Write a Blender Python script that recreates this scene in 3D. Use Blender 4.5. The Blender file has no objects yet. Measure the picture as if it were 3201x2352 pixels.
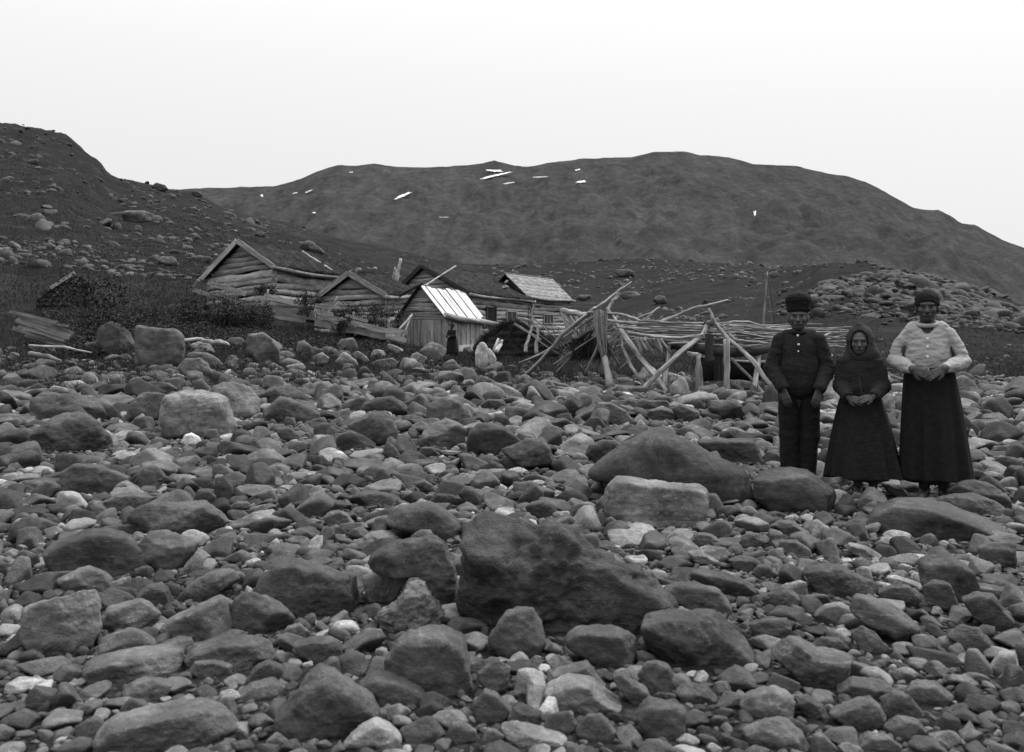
import bpy, bmesh, math, random
import numpy as np
from mathutils import Vector, Matrix

random.seed(7)
RNG = np.random.default_rng(11)
F = 2900.0          # focal length in source pixels (photo 3201 wide)
CX = 1600.5
HOR = 1050.0        # image row of the horizon
CAMZ = 1.25
scene = bpy.context.scene
COL = scene.collection
R = math.radians

def at(x, y, Y):
    """point at depth Y seen at photo pixel x, y"""
    return np.array([(x - CX) * Y / F, Y, CAMZ + (HOR - y) * Y / F])

# ------------------------------------------------------------------ noise
_perm = np.random.default_rng(3).permutation(256)
_perm = np.concatenate([_perm, _perm, _perm])
_grad = np.random.default_rng(4).normal(size=(256, 3))
_grad /= np.linalg.norm(_grad, axis=1)[:, None]

def perlin(p):
    p = np.asarray(p, dtype=np.float64)
    i = np.floor(p).astype(int)
    f = p - i
    i &= 255
    u = f * f * f * (f * (f * 6 - 15) + 10)
    out = 0
    for dx in (0, 1):
        wx = u[:, 0] if dx else 1 - u[:, 0]
        for dy in (0, 1):
            wy = u[:, 1] if dy else 1 - u[:, 1]
            for dz in (0, 1):
                wz = u[:, 2] if dz else 1 - u[:, 2]
                h = _perm[_perm[_perm[(i[:, 0] + dx) & 255] + ((i[:, 1] + dy) & 255)] + ((i[:, 2] + dz) & 255)]
                g = _grad[h]
                out = out + wx * wy * wz * ((f[:, 0] - dx) * g[:, 0] + (f[:, 1] - dy) * g[:, 1] + (f[:, 2] - dz) * g[:, 2])
    return out

def fbm(p, oct=4, gain=0.5, lac=2.03):
    a, s, o = 1.0, 0, np.asarray(p, dtype=np.float64)
    for k in range(oct):
        s = s + a * perlin(o + 17.3 * k)
        a *= gain
        o = o * lac
    return s

# ------------------------------------------------------------------ objects
def tag(o, label=None, cat=None, group=None, kind=None):
    if label: o['label'] = label
    if cat: o['category'] = cat
    if group: o['group'] = group
    if kind: o['kind'] = kind
    return o

def mesh_from(name, v, f, smooth=True, attrs=None):
    """f: (n,3) or (n,4) int array, or list of lists"""
    me = bpy.data.meshes.new(name)
    v = np.asarray(v, dtype=np.float32)
    if isinstance(f, np.ndarray):
        n, k = f.shape
        me.vertices.add(len(v)); me.vertices.foreach_set('co', v.ravel())
        me.loops.add(n * k); me.loops.foreach_set('vertex_index', f.astype(np.int32).ravel())
        me.polygons.add(n)
        me.polygons.foreach_set('loop_start', np.arange(0, n * k, k, dtype=np.int32))
        me.update(calc_edges=True)
        me.validate()
    else:
        me.from_pydata([tuple(q) for q in v], [], f)
    if smooth:
        me.polygons.foreach_set('use_smooth', np.ones(len(me.polygons), dtype=bool))
    for k, a in (attrs or {}).items():
        a = np.asarray(a, dtype=np.float32)
        if a.ndim == 1:
            at_ = me.attributes.new(k, 'FLOAT', 'POINT'); at_.data.foreach_set('value', a)
        else:
            at_ = me.attributes.new(k, 'FLOAT_VECTOR', 'POINT'); at_.data.foreach_set('vector', a.ravel())
    me.update()
    return me

def link(name, me, mat=None, parent=None, loc=None, rotz=0):
    o = bpy.data.objects.new(name, me)
    COL.objects.link(o)
    if mat: me.materials.append(mat)
    if loc is not None: o.location = loc
    o.rotation_euler[2] = rotz
    if parent: o.parent = parent
    return o

def empty(name, loc=(0, 0, 0), rotz=0):
    o = bpy.data.objects.new(name, None)
    COL.objects.link(o)
    o.empty_display_size = 0.2
    o.location = loc; o.rotation_euler[2] = rotz
    return o

_gid = [0]
class MB:
    """collects tubes, boards and sheets into one mesh; 'grain' runs along each piece"""
    def __init__(s):
        s.v = []; s.f = []; s.g = []; s.n = 0
    def add(s, v, f, g):
        v = np.asarray(v, dtype=float)
        s.v.append(v); s.g.append(np.asarray(g, dtype=float))
        s.f += [[i + s.n for i in q] for q in f]
        s.n += len(v)
    def tube(s, pts, rad, seg=8, wob=0.0, cap=True):
        pts = np.asarray(pts, dtype=float); n = len(pts)
        rad = np.broadcast_to(np.asarray(rad, dtype=float), (n,)) if np.ndim(rad) == 0 or len(rad) == n else np.interp(np.linspace(0, 1, n), np.linspace(0, 1, len(rad)), rad)
        _gid[0] += 1; gid = _gid[0] * 3.71
        d = np.gradient(pts, axis=0); d /= np.linalg.norm(d, axis=1)[:, None] + 1e-9
        up = np.array([0, 0, 1.0]) if abs(d[0][2]) < .9 else np.array([1.0, 0, 0])
        V = []; G = []; L = np.concatenate([[0], np.cumsum(np.linalg.norm(np.diff(pts, axis=0), axis=1))])
        for i in range(n):
            a = np.cross(d[i], up); a /= np.linalg.norm(a) + 1e-9
            b = np.cross(a, d[i])
            for j in range(seg):
                t = 2 * math.pi * j / seg
                r = rad[i] * (1 + wob * math.sin(3.1 * t + gid + L[i] * 3) + wob * .6 * random.uniform(-1, 1))
                V.append(pts[i] + r * (a * math.cos(t) + b * math.sin(t)))
                G.append((L[i], t * rad[i], gid))
        Fc = []
        for i in range(n - 1):
            for j in range(seg):
                k = (j + 1) % seg
                Fc.append([i * seg + j, (i + 1) * seg + j, (i + 1) * seg + k, i * seg + k])
        if cap:
            Fc.append(list(range(seg))); Fc.append([(n - 1) * seg + j for j in range(seg)][::-1])
        s.add(V, Fc, G)
    def pole(s, P, Q, r0, r1=None, sag=0.0, bend=0.02, n=9, seg=7, wob=.08):
        P = np.asarray(P, float); Q = np.asarray(Q, float)
        r1 = r0 * .6 if r1 is None else r1
        L = np.linalg.norm(Q - P)
        t = np.linspace(0, 1, n)
        pts = P + (Q - P) * t[:, None]
        ph = random.uniform(0, 9)
        e = np.stack([np.sin(t * 5 + ph), np.cos(t * 4 + ph) * .6, np.sin(t * 6.3 + ph * 2)], 1) * L * bend
        e -= e[0] * (1 - t)[:, None] + e[-1] * t[:, None]
        pts = pts + e
        pts[:, 2] -= sag * 4 * t * (1 - t)
        s.tube(pts, np.linspace(r0, r1, n), seg, wob)
        return pts
    def beam(s, P, Q, w, h, side=None, n=2, jit=0.0):
        """board from P to Q; w across 'side' direction, h in the third direction"""
        P = np.asarray(P, float); Q = np.asarray(Q, float)
        d = Q - P; L = np.linalg.norm(d); d /= L
        side = np.array([0, 0, 1.0]) if side is None else np.asarray(side, float)
        a = side - d * (side @ d); a /= np.linalg.norm(a) + 1e-9
        b = np.cross(d, a)
        _gid[0] += 1; gid = _gid[0] * 3.71
        V = []; G = []
        for i in range(n):
            t = i / (n - 1)
            c = P + d * L * t
            j1, j2 = random.uniform(-jit, jit), random.uniform(-jit, jit)
            for (sa, sb) in ((-1, -1), (1, -1), (1, 1), (-1, 1)):
                V.append(c + a * sa * (w / 2) * (1 + (j1 if sa > 0 else j2)) + b * sb * h / 2)
                G.append((L * t, sa * w / 2 + sb * h / 2, gid))
        Fc = [[0, 1, 2, 3], [4 * (n - 1) + 3, 4 * (n - 1) + 2, 4 * (n - 1) + 1, 4 * (n - 1)]]
        for i in range(n - 1):
            for j in range(4):
                k = (j + 1) % 4
                Fc.append([4 * i + j, 4 * (i + 1) + j, 4 * (i + 1) + k, 4 * i + k])
        s.add(V, Fc, G)
    def grid(s, fn, nu, nv, gs=(1, 1), flip=False):
        _gid[0] += 1; gid = _gid[0] * 3.71
        V = []; G = []
        for i in range(nu):
            for j in range(nv):
                V.append(fn(i / (nu - 1), j / (nv - 1))); G.append((i / (nu - 1) * gs[0], j / (nv - 1) * gs[1], gid))
        Fc = []
        for i in range(nu - 1):
            for j in range(nv - 1):
                q = [i * nv + j, (i + 1) * nv + j, (i + 1) * nv + j + 1, i * nv + j + 1]
                Fc.append(q[::-1] if flip else q)
        s.add(V, Fc, G)
    def blades(s, base, h, n, spread, lean=.5, w=.012):
        for _ in range(n):
            b = base + np.array([random.gauss(0, spread), random.gauss(0, spread), 0])
            a = random.uniform(0, 6.28); hh = h * random.uniform(.5, 1.2)
            tip = b + np.array([math.cos(a) * hh * lean * random.random(), math.sin(a) * hh * lean * random.random(), hh])
            c = random.uniform(0, 3.14); o = np.array([math.cos(c), math.sin(c), 0]) * w
            s.add([b - o, b + o, tip], [[0, 1, 2]], [(random.random(), 0, random.random() * 50)] * 3)
    def build(s, name, mat, parent=None, smooth=False, loc=None):
        v = np.concatenate(s.v); g = np.concatenate(s.g)
        if loc is not None: v = v - np.asarray(loc)
        me = mesh_from(name, v, s.f, smooth, {'grain': g})
        return link(name, me, mat, parent, loc)

# ------------------------------------------------------------------ materials (all greys: the photograph is a monochrome plate)
def mat_new(name):
    m = bpy.data.materials.new(name); m.use_nodes = True
    nt = m.node_tree
    b = nt.nodes['Principled BSDF']
    b.inputs['Roughness'].default_value = .9
    b.inputs['Specular IOR Level'].default_value = .2
    return m, nt, b

class NT:
    def __init__(s, nt): s.nt = nt
    def n(s, t, **kw):
        x = s.nt.nodes.new(t)
        for k, v in kw.items():
            if k in x.inputs: x.inputs[k].default_value = v
            else: setattr(x, k, v)
        return x
    def l(s, a, b): s.nt.links.new(a, b)
    def math(s, op, a, b=None, clamp=False):
        x = s.n('ShaderNodeMath', operation=op, use_clamp=clamp)
        for i, q in enumerate((a, b)):
            if q is None: continue
            if isinstance(q, (int, float)): x.inputs[i].default_value = q
            else: s.l(q, x.inputs[i])
        return x.outputs[0]
    def noise(s, vec, scale, detail=4, rough=.55, dist=0):
        x = s.n('ShaderNodeTexNoise', Scale=scale, Detail=detail, Roughness=rough, Distortion=dist)
        if vec is not None: s.l(vec, x.inputs['Vector'])
        return x.outputs['Fac']
    def rng(s, v, a, b, c, d):
        x = s.n('ShaderNodeMapRange')
        s.l(v, x.inputs[0])
        for i, q in enumerate((a, b, c, d)): x.inputs[i + 1].default_value = q
        return x.outputs[0]
    def bump(s, h, strength, dist, normal=None):
        x = s.n('ShaderNodeBump', Strength=strength, Distance=dist)
        s.l(h, x.inputs['Height'])
        if normal is not None: s.l(normal, x.inputs['Normal'])
        return x.outputs[0]
    def attr(s, name, out='Fac'):
        x = s.n('ShaderNodeAttribute', attribute_name=name)
        return x.outputs[out]

def mat_rock(name, base=.15, lichen=.5, rough=1.0):
    m, nt, b = mat_new(name); q = NT(nt)
    pos = q.n('ShaderNodeNewGeometry').outputs['Position']
    tone = q.attr('tone')
    big = q.noise(pos, 5, 5, .6)
    mid = q.noise(pos, 24, 5, .65)
    fine = q.noise(pos, 130, 3, .6)
    c = q.math('MULTIPLY', tone, base)
    big2 = q.noise(pos, 2.1, 3, .6, .5)
    c = q.math('MULTIPLY', c, q.rng(big2, .35, .65, .66, 1.36))
    c = q.math('MULTIPLY', c, q.rng(big, .3, .7, .62, 1.38))
    c = q.math('MULTIPLY', c, q.rng(mid, .3, .7, .78, 1.24))
    c = q.math('MULTIPLY', c, q.rng(fine, .3, .7, .80, 1.22))
    # lichen flecks and mineral streaks
    st = q.n('ShaderNodeMapping'); st.inputs['Rotation'].default_value = (.5, .3, .8); st.inputs['Scale'].default_value = (4, 4, 38)
    q.l(pos, st.inputs['Vector'])
    streak = q.noise(st.outputs[0], 1.0, 4, .6, .4)
    c = q.math('MULTIPLY', c, q.rng(streak, .35, .65, .86, 1.14))
    sp = q.rng(q.noise(pos, 48, 2, .5, .3), .62, .68, 0, lichen)
    c = q.math('ADD', c, q.math('MULTIPLY', sp, q.math('MULTIPLY', tone, base * .8)))
    dk = q.rng(q.noise(pos, 17, 3, .6, .6), .62, .72, 1, .62)
    c = q.math('MULTIPLY', c, dk)
    # quartz veins and hairline cracks follow the zero lines of two warped noises, here and there
    vn = q.rng(q.math('ABSOLUTE', q.math('SUBTRACT', q.noise(st.outputs[0], .16, 3, .5, 1.2), .5)), 0, .012, 1, 0)
    vm = q.rng(q.noise(pos, 1.1, 2), .52, .60, 0, .8)
    c = q.math('MULTIPLY', c, q.math('ADD', 1.0, q.math('MULTIPLY', vn, vm)))
    st2 = q.n('ShaderNodeMapping'); st2.inputs['Rotation'].default_value = (.9, .2, .4); st2.inputs['Scale'].default_value = (1.2, 2.0, 4.5)
    q.l(pos, st2.inputs['Vector'])
    cn = q.rng(q.math('ABSOLUTE', q.math('SUBTRACT', q.noise(st2.outputs[0], 1.0, 1, .4, .15), .5)), 0, .007, 1, 0)
    cm = q.rng(q.noise(pos, .9, 2), .50, .62, 0, 1)
    crack = q.math('MULTIPLY', cn, cm)
    c = q.math('MULTIPLY', c, q.math('SUBTRACT', 1.0, q.math('MULTIPLY', crack, .12)))
    q.l(c, b.inputs['Base Color'])
    b.inputs['Roughness'].default_value = .82
    h = q.math('ADD', q.math('MULTIPLY', mid, .5), q.math('MULTIPLY', fine, .22))
    h = q.math('ADD', h, q.math('MULTIPLY', streak, .22))
    h = q.math('ADD', h, q.math('MULTIPLY', big, .6))
    h = q.math('SUBTRACT', h, q.math('MULTIPLY', crack, .12))
    q.l(q.bump(h, .55 * rough, .035), b.inputs['Normal'])
    return m

def mat_wood(name, base=.22, contrast=1.0, knots=True):
    m, nt, b = mat_new(name); q = NT(nt)
    g = q.attr('grain', 'Vector')
    mp = q.n('ShaderNodeMapping'); mp.inputs['Scale'].default_value = (1.6, 38, 1)
    q.l(g, mp.inputs['Vector'])
    s1 = q.noise(mp.outputs[0], 1, 5, .65, .3)
    mp2 = q.n('ShaderNodeMapping'); mp2.inputs['Scale'].default_value = (2.2, 9, 1.3)
    q.l(g, mp2.inputs['Vector'])
    s2 = q.noise(mp2.outputs[0], 1, 4, .6, .5)
    sx = q.n('ShaderNodeSeparateXYZ'); q.l(g, sx.inputs[0])
    wn = q.n('ShaderNodeTexWhiteNoise', noise_dimensions='1D'); q.l(sx.outputs[2], wn.inputs['W'])
    c = q.math('MULTIPLY', q.rng(s1, .3, .7, 1 - .45 * contrast, 1 + .45 * contrast), base)
    c = q.math('MULTIPLY', c, q.rng(s2, .3, .7, 1 - .4 * contrast, 1 + .4 * contrast))
    c = q.math('MULTIPLY', c, q.rng(wn.outputs[0], 0, 1, .68, 1.3))
    q.l(c, b.inputs['Base Color'])
    q.l(q.bump(q.math('ADD', s1, s2), .5, .012), b.inputs['Normal'])
    return m

def mat_ground():
    m, nt, b = mat_new('ground_turf_and_gravel'); q = NT(nt)
    pos = q.n('ShaderNodeNewGeometry').outputs['Position']
    gr = q.attr('grass')
    n1 = q.noise(pos, .35, 6, .65); n2 = q.noise(pos, 3.0, 5, .65); n3 = q.noise(pos, 26, 3, .6)
    # heath: dark moss with paler grass drifts and stone scree
    c = q.math('MULTIPLY', q.rng(n1, .3, .7, .62, 1.35), .017)
    c = q.math('MULTIPLY', c, q.rng(n2, .3, .7, .6, 1.4))
    c = q.math('MULTIPLY', c, q.rng(n3, .3, .7, .7, 1.3))
    mp = q.n('ShaderNodeMapping'); mp.inputs['Scale'].default_value = (.16, .42, .42); q.l(pos, mp.inputs['Vector'])
    pale = q.rng(q.noise(mp.outputs[0], 1, 6, .7, .3), .53, .72, 0, .014)
    c = q.math('ADD', c, pale)
    v = q.n('ShaderNodeTexVoronoi', Scale=22.0); q.l(pos, v.inputs['Vector'])
    peb = q.math('MULTIPLY', q.rng(v.outputs['Distance'], .05, .5, 1.2, .5), .035)
    mx = q.n('ShaderNodeMix', data_type='FLOAT')
    q.l(gr, mx.inputs[0]); q.l(peb, mx.inputs[2]); q.l(c, mx.inputs[3])
    q.l(mx.outputs[0], b.inputs['Base Color'])
    b.inputs['Roughness'].default_value = 1
    b.inputs['Specular IOR Level'].default_value = .02
    h = q.math('ADD', q.math('MULTIPLY', n2, 1.0), q.math('MULTIPLY', n3, .2))
    q.l(q.bump(h, .8, .25), b.inputs['Normal'])
    return m

def mat_mountain():
    m, nt, b = mat_new('mountain_heath'); q = NT(nt)
    pos = q.n('ShaderNodeNewGeometry').outputs['Position']
    n1 = q.noise(pos, .004, 7, .62); n2 = q.noise(pos, .035, 8, .78)
    mp = q.n('ShaderNodeMapping'); mp.inputs['Scale'].default_value = (.03, .010, .004); q.l(pos, mp.inputs['Vector'])
    n3 = q.noise(mp.outputs[0], 1, 6, .7, .3)
    c = q.math('MULTIPLY', q.rng(n1, .3, .7, .85, 1.2), .048)
    c = q.math('MULTIPLY', c, q.rng(n2, .3, .7, .6, 1.42))
    c = q.math('MULTIPLY', c, q.rng(n3, .3, .7, .88, 1.14))
    mg = q.n('ShaderNodeMapping'); mg.inputs['Scale'].default_value = (.022, .0035, .006); mg.inputs['Rotation'].default_value = (0, 0, .25); q.l(pos, mg.inputs['Vector'])
    c = q.math('MULTIPLY', c, q.rng(q.noise(mg.outputs[0], 1, 5, .7, .4), .32, .68, .84, 1.18))  # gully streaks in the colour stand in for weak slope shading
    sp = q.rng(q.noise(pos, .07, 4, .7), .62, .72, 0, .022)
    c = q.math('ADD', c, sp)
    q.l(c, b.inputs['Base Color'])
    b.inputs['Roughness'].default_value = 1; b.inputs['Specular IOR Level'].default_value = 0
    q.l(q.bump(n2, .9, 16), b.inputs['Normal'])
    return m

def mat_plain(name, base, var=.25, scale=20, bump=.2, dist=.01, rough=.95, stripes=None, spec=.1):
    m, nt, b = mat_new(name); q = NT(nt)
    pos = q.n('ShaderNodeTexCoord').outputs['Object']
    n = q.noise(pos, scale, 4, .6); n2 = q.noise(pos, scale * 7, 3, .6)
    c = q.math('MULTIPLY', q.rng(n, .3, .7, 1 - var, 1 + var), base)
    c = q.math('MULTIPLY', c, q.rng(n2, .3, .7, 1 - var * .7, 1 + var * .7))
    hgt = q.math('ADD', n, q.math('MULTIPLY', n2, .4))
    if stripes:
        per, amp = stripes
        sx = q.n('ShaderNodeSeparateXYZ'); q.l(pos, sx.inputs[0])
        w = q.math('ADD', sx.outputs[2], q.math('MULTIPLY', q.math('ABSOLUTE', sx.outputs[0]), -.18))
        w = q.math('ADD', w, q.math('MULTIPLY', q.noise(pos, 9, 2), .02))
        w = q.math('SINE', q.math('MULTIPLY', w, 2 * math.pi / per))
        c = q.math('MULTIPLY', c, q.rng(w, .1, .9, 1, 1 + amp))
        hgt = q.math('ADD', hgt, q.math('MULTIPLY', w, .08))
    q.l(c, b.inputs['Base Color'])
    b.inputs['Roughness'].default_value = rough
    b.inputs['Specular IOR Level'].default_value = spec
    q.l(q.bump(hgt, bump, dist), b.inputs['Normal'])
    return m

def mat_blades(name, base):
    m, nt, b = mat_new(name); q = NT(nt)
    sx = q.n('ShaderNodeSeparateXYZ'); q.l(q.attr('grain', 'Vector'), sx.inputs[0])
    c = q.math('MULTIPLY', q.rng(sx.outputs[0], 0, 1, .5, 1.6), base)
    q.l(c, b.inputs['Base Color'])
    b.inputs['Roughness'].default_value = .8
    return m

M = {}
M['rock'] = mat_rock('weathered_stone', .048)
M['rock_pit'] = mat_rock('pitted_stone', .046, .7, 1.9)
M['rock_far'] = mat_rock('lichened_stone', .050, .8, 1.2)
M['log'] = mat_wood('weathered_log', .20, 1.0)
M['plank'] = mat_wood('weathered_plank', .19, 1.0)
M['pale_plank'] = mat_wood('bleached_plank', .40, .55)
M['board_roof'] = mat_wood('patchy_board_roof', .135, 1.5)
M['grey_plank'] = mat_wood('old_grey_plank', .085, 1.0)
M['dark_wood'] = mat_wood('dark_damp_wood', .03, .9)
M['pole'] = mat_wood('bare_pole_wood', .165, 1.5)
M['birch'] = mat_wood('peeled_birch', .26, 1.2)
M['turf'] = mat_plain('roof_turf', .030, .6, 3, 1.0, .2, 1, spec=.02)
M['grass'] = mat_blades('grass_blades', .028)
M['weed'] = mat_blades('weed_leaves', .020)
M['bush'] = mat_blades('bush_leaves', .015)
M['ground'] = mat_ground()
M['mountain'] = mat_mountain()
M['snow'] = mat_plain('old_snow', .45, .05, .05, .1, 1)
M['interior_shade'] = mat_plain('painted_interior_shade', .012, .2, 5)  # near-black colour for the shade inside the open doorway
M['pane'] = mat_plain('dull_glass', .03, .3, 3, .1, .01, .25, spec=.5)
M['frame'] = mat_plain('window_paint', .2, .2, 20)
M['net'] = mat_plain('fishing_net_fibre', .15, .5, 60, 1, .02)
M['hay'] = mat_blades('dark_hay', .016)
M['skin'] = mat_plain('skin', .044, .08, 30, .1, .002, .6, spec=.3)
M['skin_dark'] = mat_plain('skin_weathered', .034, .08, 30, .1, .002, .6, spec=.3)
M['eye'] = mat_plain('eye_dark', .012, .1, 30, 0, .001, .3, spec=.4)  # eyes dark all over; socket shade is put into their colour too
M['hair'] = mat_plain('brown_hair', .03, .4, 90, .5, .004)
M['hair_fair'] = mat_plain('fair_hair', .07, .4, 90, .5, .004)
M['cloth_black'] = mat_plain('black_wool', .010, .3, 25, .4, .006)
M['cloth_stripe'] = mat_plain('ribbed_dark_wool', .013, .25, 25, .4, .006, stripes=(.022, .42))
M['cloth_sleeve'] = mat_plain('dark_wool_sleeve', .013, .3, 25, .4, .006)
M['cloth_skirt'] = mat_plain('dark_checked_wool', .011, .3, 25, .4, .006, stripes=(.03, .22))
M['kerchief'] = mat_plain('grey_kerchief_cloth', .026, .2, 25, .3, .005)
M['blouse'] = mat_plain('pale_blouse_cotton', .235, .12, 18, .35, .008)
M['button'] = mat_plain('white_button', .5, .05, 30, 0)
M['fur'] = mat_plain('dark_cloth_cap', .009, .3, 60, .6, .006)
M['rope'] = mat_plain('tarred_rope', .05, .3, 60)
# ------------------------------------------------------------------ terrain
SKY = np.array([(-1500, 210), (-900, 260), (-300, 330), (60, 385), (168, 403), (200, 409), (216, 418), (233, 441), (306, 498), (342, 541), (400, 556), (470, 570), (534, 591), (612, 600), (634, 615), (712, 655),
                (797, 676), (911, 698), (997, 726), (1111, 755), (1210, 769), (1281, 790), (1367, 812), (1495, 826), (1637, 826),
                (1766, 819), (1894, 812), (2050, 807), (2136, 814), (2307, 823), (2421, 833), (2506, 826), (2606, 819), (2706, 820),
                (2790, 833), (2905, 861), (3033, 897), (3175, 940), (3400, 1000), (3800, 1060), (4600, 1085)], float)
YS = np.array([(-1500, 150), (2250, 150), (2330, 150), (2560, 88), (2750, 82), (3200, 70), (4600, 60)], float)
Z45 = np.array([(-1500, 3.2), (100, 2.3), (350, 2.5), (600, 2.5), (800, 2.35), (1000, 1.6), (1200, .95), (1350, .62), (1480, .55), (1700, .65), (2000, .65), (2500, .5), (3175, .3), (4600, .1)], float)
YB = np.array([(-1500, 18), (100, 18.5), (600, 20), (1000, 22), (2000, 22), (2700, 21), (4600, 20)], float)

def zground(X, Y, detail=True):
    X = np.asarray(X, float); Y = np.asarray(Y, float)
    k = X / np.maximum(Y, 3.0)
    px = np.clip(CX + k * F, -1500, 4600)
    sk = np.interp(px, SKY[:, 0], SKY[:, 1]); ys = np.interp(px, YS[:, 0], YS[:, 1])
    z45 = np.interp(px, Z45[:, 0], Z45[:, 1]); yb = np.interp(px, YB[:, 0], YB[:, 1])
    zs = CAMZ + (HOR - sk) * ys / F
    t = np.clip((Y - yb) / (45 - yb), 0, None)
    near = z45 * np.where(t < 1, t ** 1.25, 1)
    t2 = np.clip((Y - 45) / (ys - 45), 0, 1)
    far = (zs - z45) * (t2 ** np.interp(px, [1000, 1350, 1900, 2300], [1.06, 1.7, 1.7, 1.1]))
    z = near + far
    over = np.clip(Y - ys, 0, None)
    drop = np.minimum(.22 * over, 6 + .02 * over)
    lvl = np.clip((Y - 200) / 500, 0, 1)
    z = np.where(Y > ys, np.maximum(z - drop, -6.0) * (1 - lvl) - 6.0 * lvl, z)
    if detail:
        P = np.stack([X, Y, X * 0], 1) if X.ndim else np.array([[X, Y, 0.]])
        amp = np.interp(Y, [0, 18, 30, 60, 90, 150, 250], [.03, .04, .10, .35, .5, .55, .5])
        keep = 1 - .75 * np.exp(-((Y - ys) / (.10 * ys)) ** 2)
        fr = np.interp(Y, [0, 30, 150], [.8, .35, .16])
        nz = fbm(P * .33, 4) * .5 + fbm(P * .13 + 5, 3) * .8
        nz = nz * amp * keep * 1.2
        # the rocky knoll on the right and the crags at the top of the left hill are lumpier
        kn = np.clip((px - 2380) / 220, 0, 1) * np.clip((Y - 48) / 15, 0, 1) * np.clip((110 - Y) / 15, 0, 1)
        ck = np.clip((620 - px) / 300, 0, 1) * np.clip((Y - 95) / 30, 0, 1) * np.clip((190 - Y) / 20, 0, 1)
        nz = nz + kn * (np.abs(fbm(P * .45, 4)) * 1.0 - .35) * (.4 + .6 * keep) + ck * (np.abs(fbm(P * .22, 4)) * 2.2 - .9) * (.3 + .7 * keep)
        z = z + (nz if X.ndim else nz[0])
    return z

def zg(X, Y):
    return float(zground(np.array([X]), np.array([Y]))[0])

def ground_hit(x, y, lo=1.6, hi=160):
    """depth at which the view ray through photo pixel (x, y) meets the ground"""
    Ys = np.geomspace(lo, hi, 900)
    ray = CAMZ + (HOR - y) * Ys / F
    g = zground((x - CX) * Ys / F, Ys)
    i = np.nonzero(ray <= g)[0]
    return float(Ys[i[0]]) if len(i) else float(hi)

# ground sheet -----------------------------------------------------
Yv = np.concatenate([np.linspace(-8, 1.5, 10), np.geomspace(1.8, 210, 300), np.geomspace(225, 9000, 40)])
U = np.linspace(-1, 1, 380)
W = np.where(Yv < 12, 14 + .2 * np.maximum(Yv, 0), 4.4 + 1.0 * Yv)
XX = U[None, :] * W[:, None]; YY = np.repeat(Yv[:, None], len(U), 1)
ZZ = zground(XX.ravel(), YY.ravel())
v = np.stack([XX.ravel(), YY.ravel(), ZZ], 1)
nU = len(U)
i, j = np.meshgrid(np.arange(len(Yv) - 1), np.arange(nU - 1), indexing='ij')
f = np.stack([i * nU + j, i * nU + j + 1, (i + 1) * nU + j + 1, (i + 1) * nU + j], -1).reshape(-1, 4)
pxv = CX + F * v[:, 0] / np.maximum(v[:, 1], 3)
ybv = np.interp(pxv, YB[:, 0], YB[:, 1])
edge = fbm(v * .4, 3) * 1.4
grass = np.clip((v[:, 1] + edge - ybv) / 2.5, 0, 1)
tag(link('ground', mesh_from('ground', v, f, True, {'grass': grass}), M['ground']), kind='structure')

# far mountain ------------------------------------------------------
MT = np.array([(-2600, 640), (-1200, 600), (0, 600), (420, 596), (598, 590), (640, 588), (669, 588), (797, 584), (860, 582), (911, 570), (997, 534), (1061, 515), (1096, 520), (1167, 512), (1239, 522), (1324, 524), (1424, 520),
               (1502, 512), (1530, 505), (1545, 502), (1580, 511), (1610, 519), (1652, 522), (1709, 510), (1780, 502), (1851, 495), (1979, 491), (2012, 483), (2036, 477), (2093, 475), (2136, 473), (2165, 480), (2193, 487), (2250, 488),
               (2300, 497), (2349, 513), (2400, 516), (2460, 517), (2491, 521), (2592, 543), (2650, 552), (2705, 568), (2777, 605), (2848, 648), (2900, 658), (2933, 655), (2970, 676), (3004, 698), (3050, 704), (3090, 726), (3130, 750), (3175, 765), (3400, 850), (4000, 960), (5200, 1010)], float)
D0, D1, D2 = 1100.0, 3000.0, 4200.0
mx = np.linspace(-2600, 5200, 620)
my = np.concatenate([np.linspace(0, 1, 150), np.linspace(1.02, 1.6, 16)])
PX, T = np.meshgrid(mx, my)
Yd = D0 + (D1 - D0) * T
Xd = (PX - CX) / F * Yd
zr = CAMZ + (HOR - np.interp(PX, MT[:, 0], MT[:, 1])) * D1 / F
P = np.stack([Xd.ravel(), Yd.ravel(), 0 * Xd.ravel()], 1)
rough = (fbm(P * .0011, 5) * 60 + (np.abs(fbm(P * .0028 + 7, 5)) - .25) * 100 + fbm(P * .012, 4) * 12 - np.abs(fbm(P * [.011, .0022, 1] + 3, 4)) * 42).reshape(T.shape)
shape = np.where(T <= 1, np.clip(T, 0, 1) ** 1.15, 1 - (T - 1) * 1.1)
keep = np.where(T <= 1, np.sin(np.clip(T, 0, 1) * math.pi) ** .7, .5)
Zm = -14 + (zr + 14) * shape + rough * keep * np.clip((zr) / 380, .15, 1)
Zm += (fbm(P * .02 + 3, 3) * 4).reshape(T.shape) * np.clip(T, 0, 1)
mv = np.stack([Xd.ravel(), Yd.ravel(), Zm.ravel()], 1)
nM = len(mx)
i, j = np.meshgrid(np.arange(len(my) - 1), np.arange(nM - 1), indexing='ij')
mf = np.stack([i * nM + j, i * nM + j + 1, (i + 1) * nM + j + 1, (i + 1) * nM + j], -1).reshape(-1, 4)
tag(link('mountain', mesh_from('mountain', mv, mf, True), M['mountain']), kind='structure')

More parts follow.
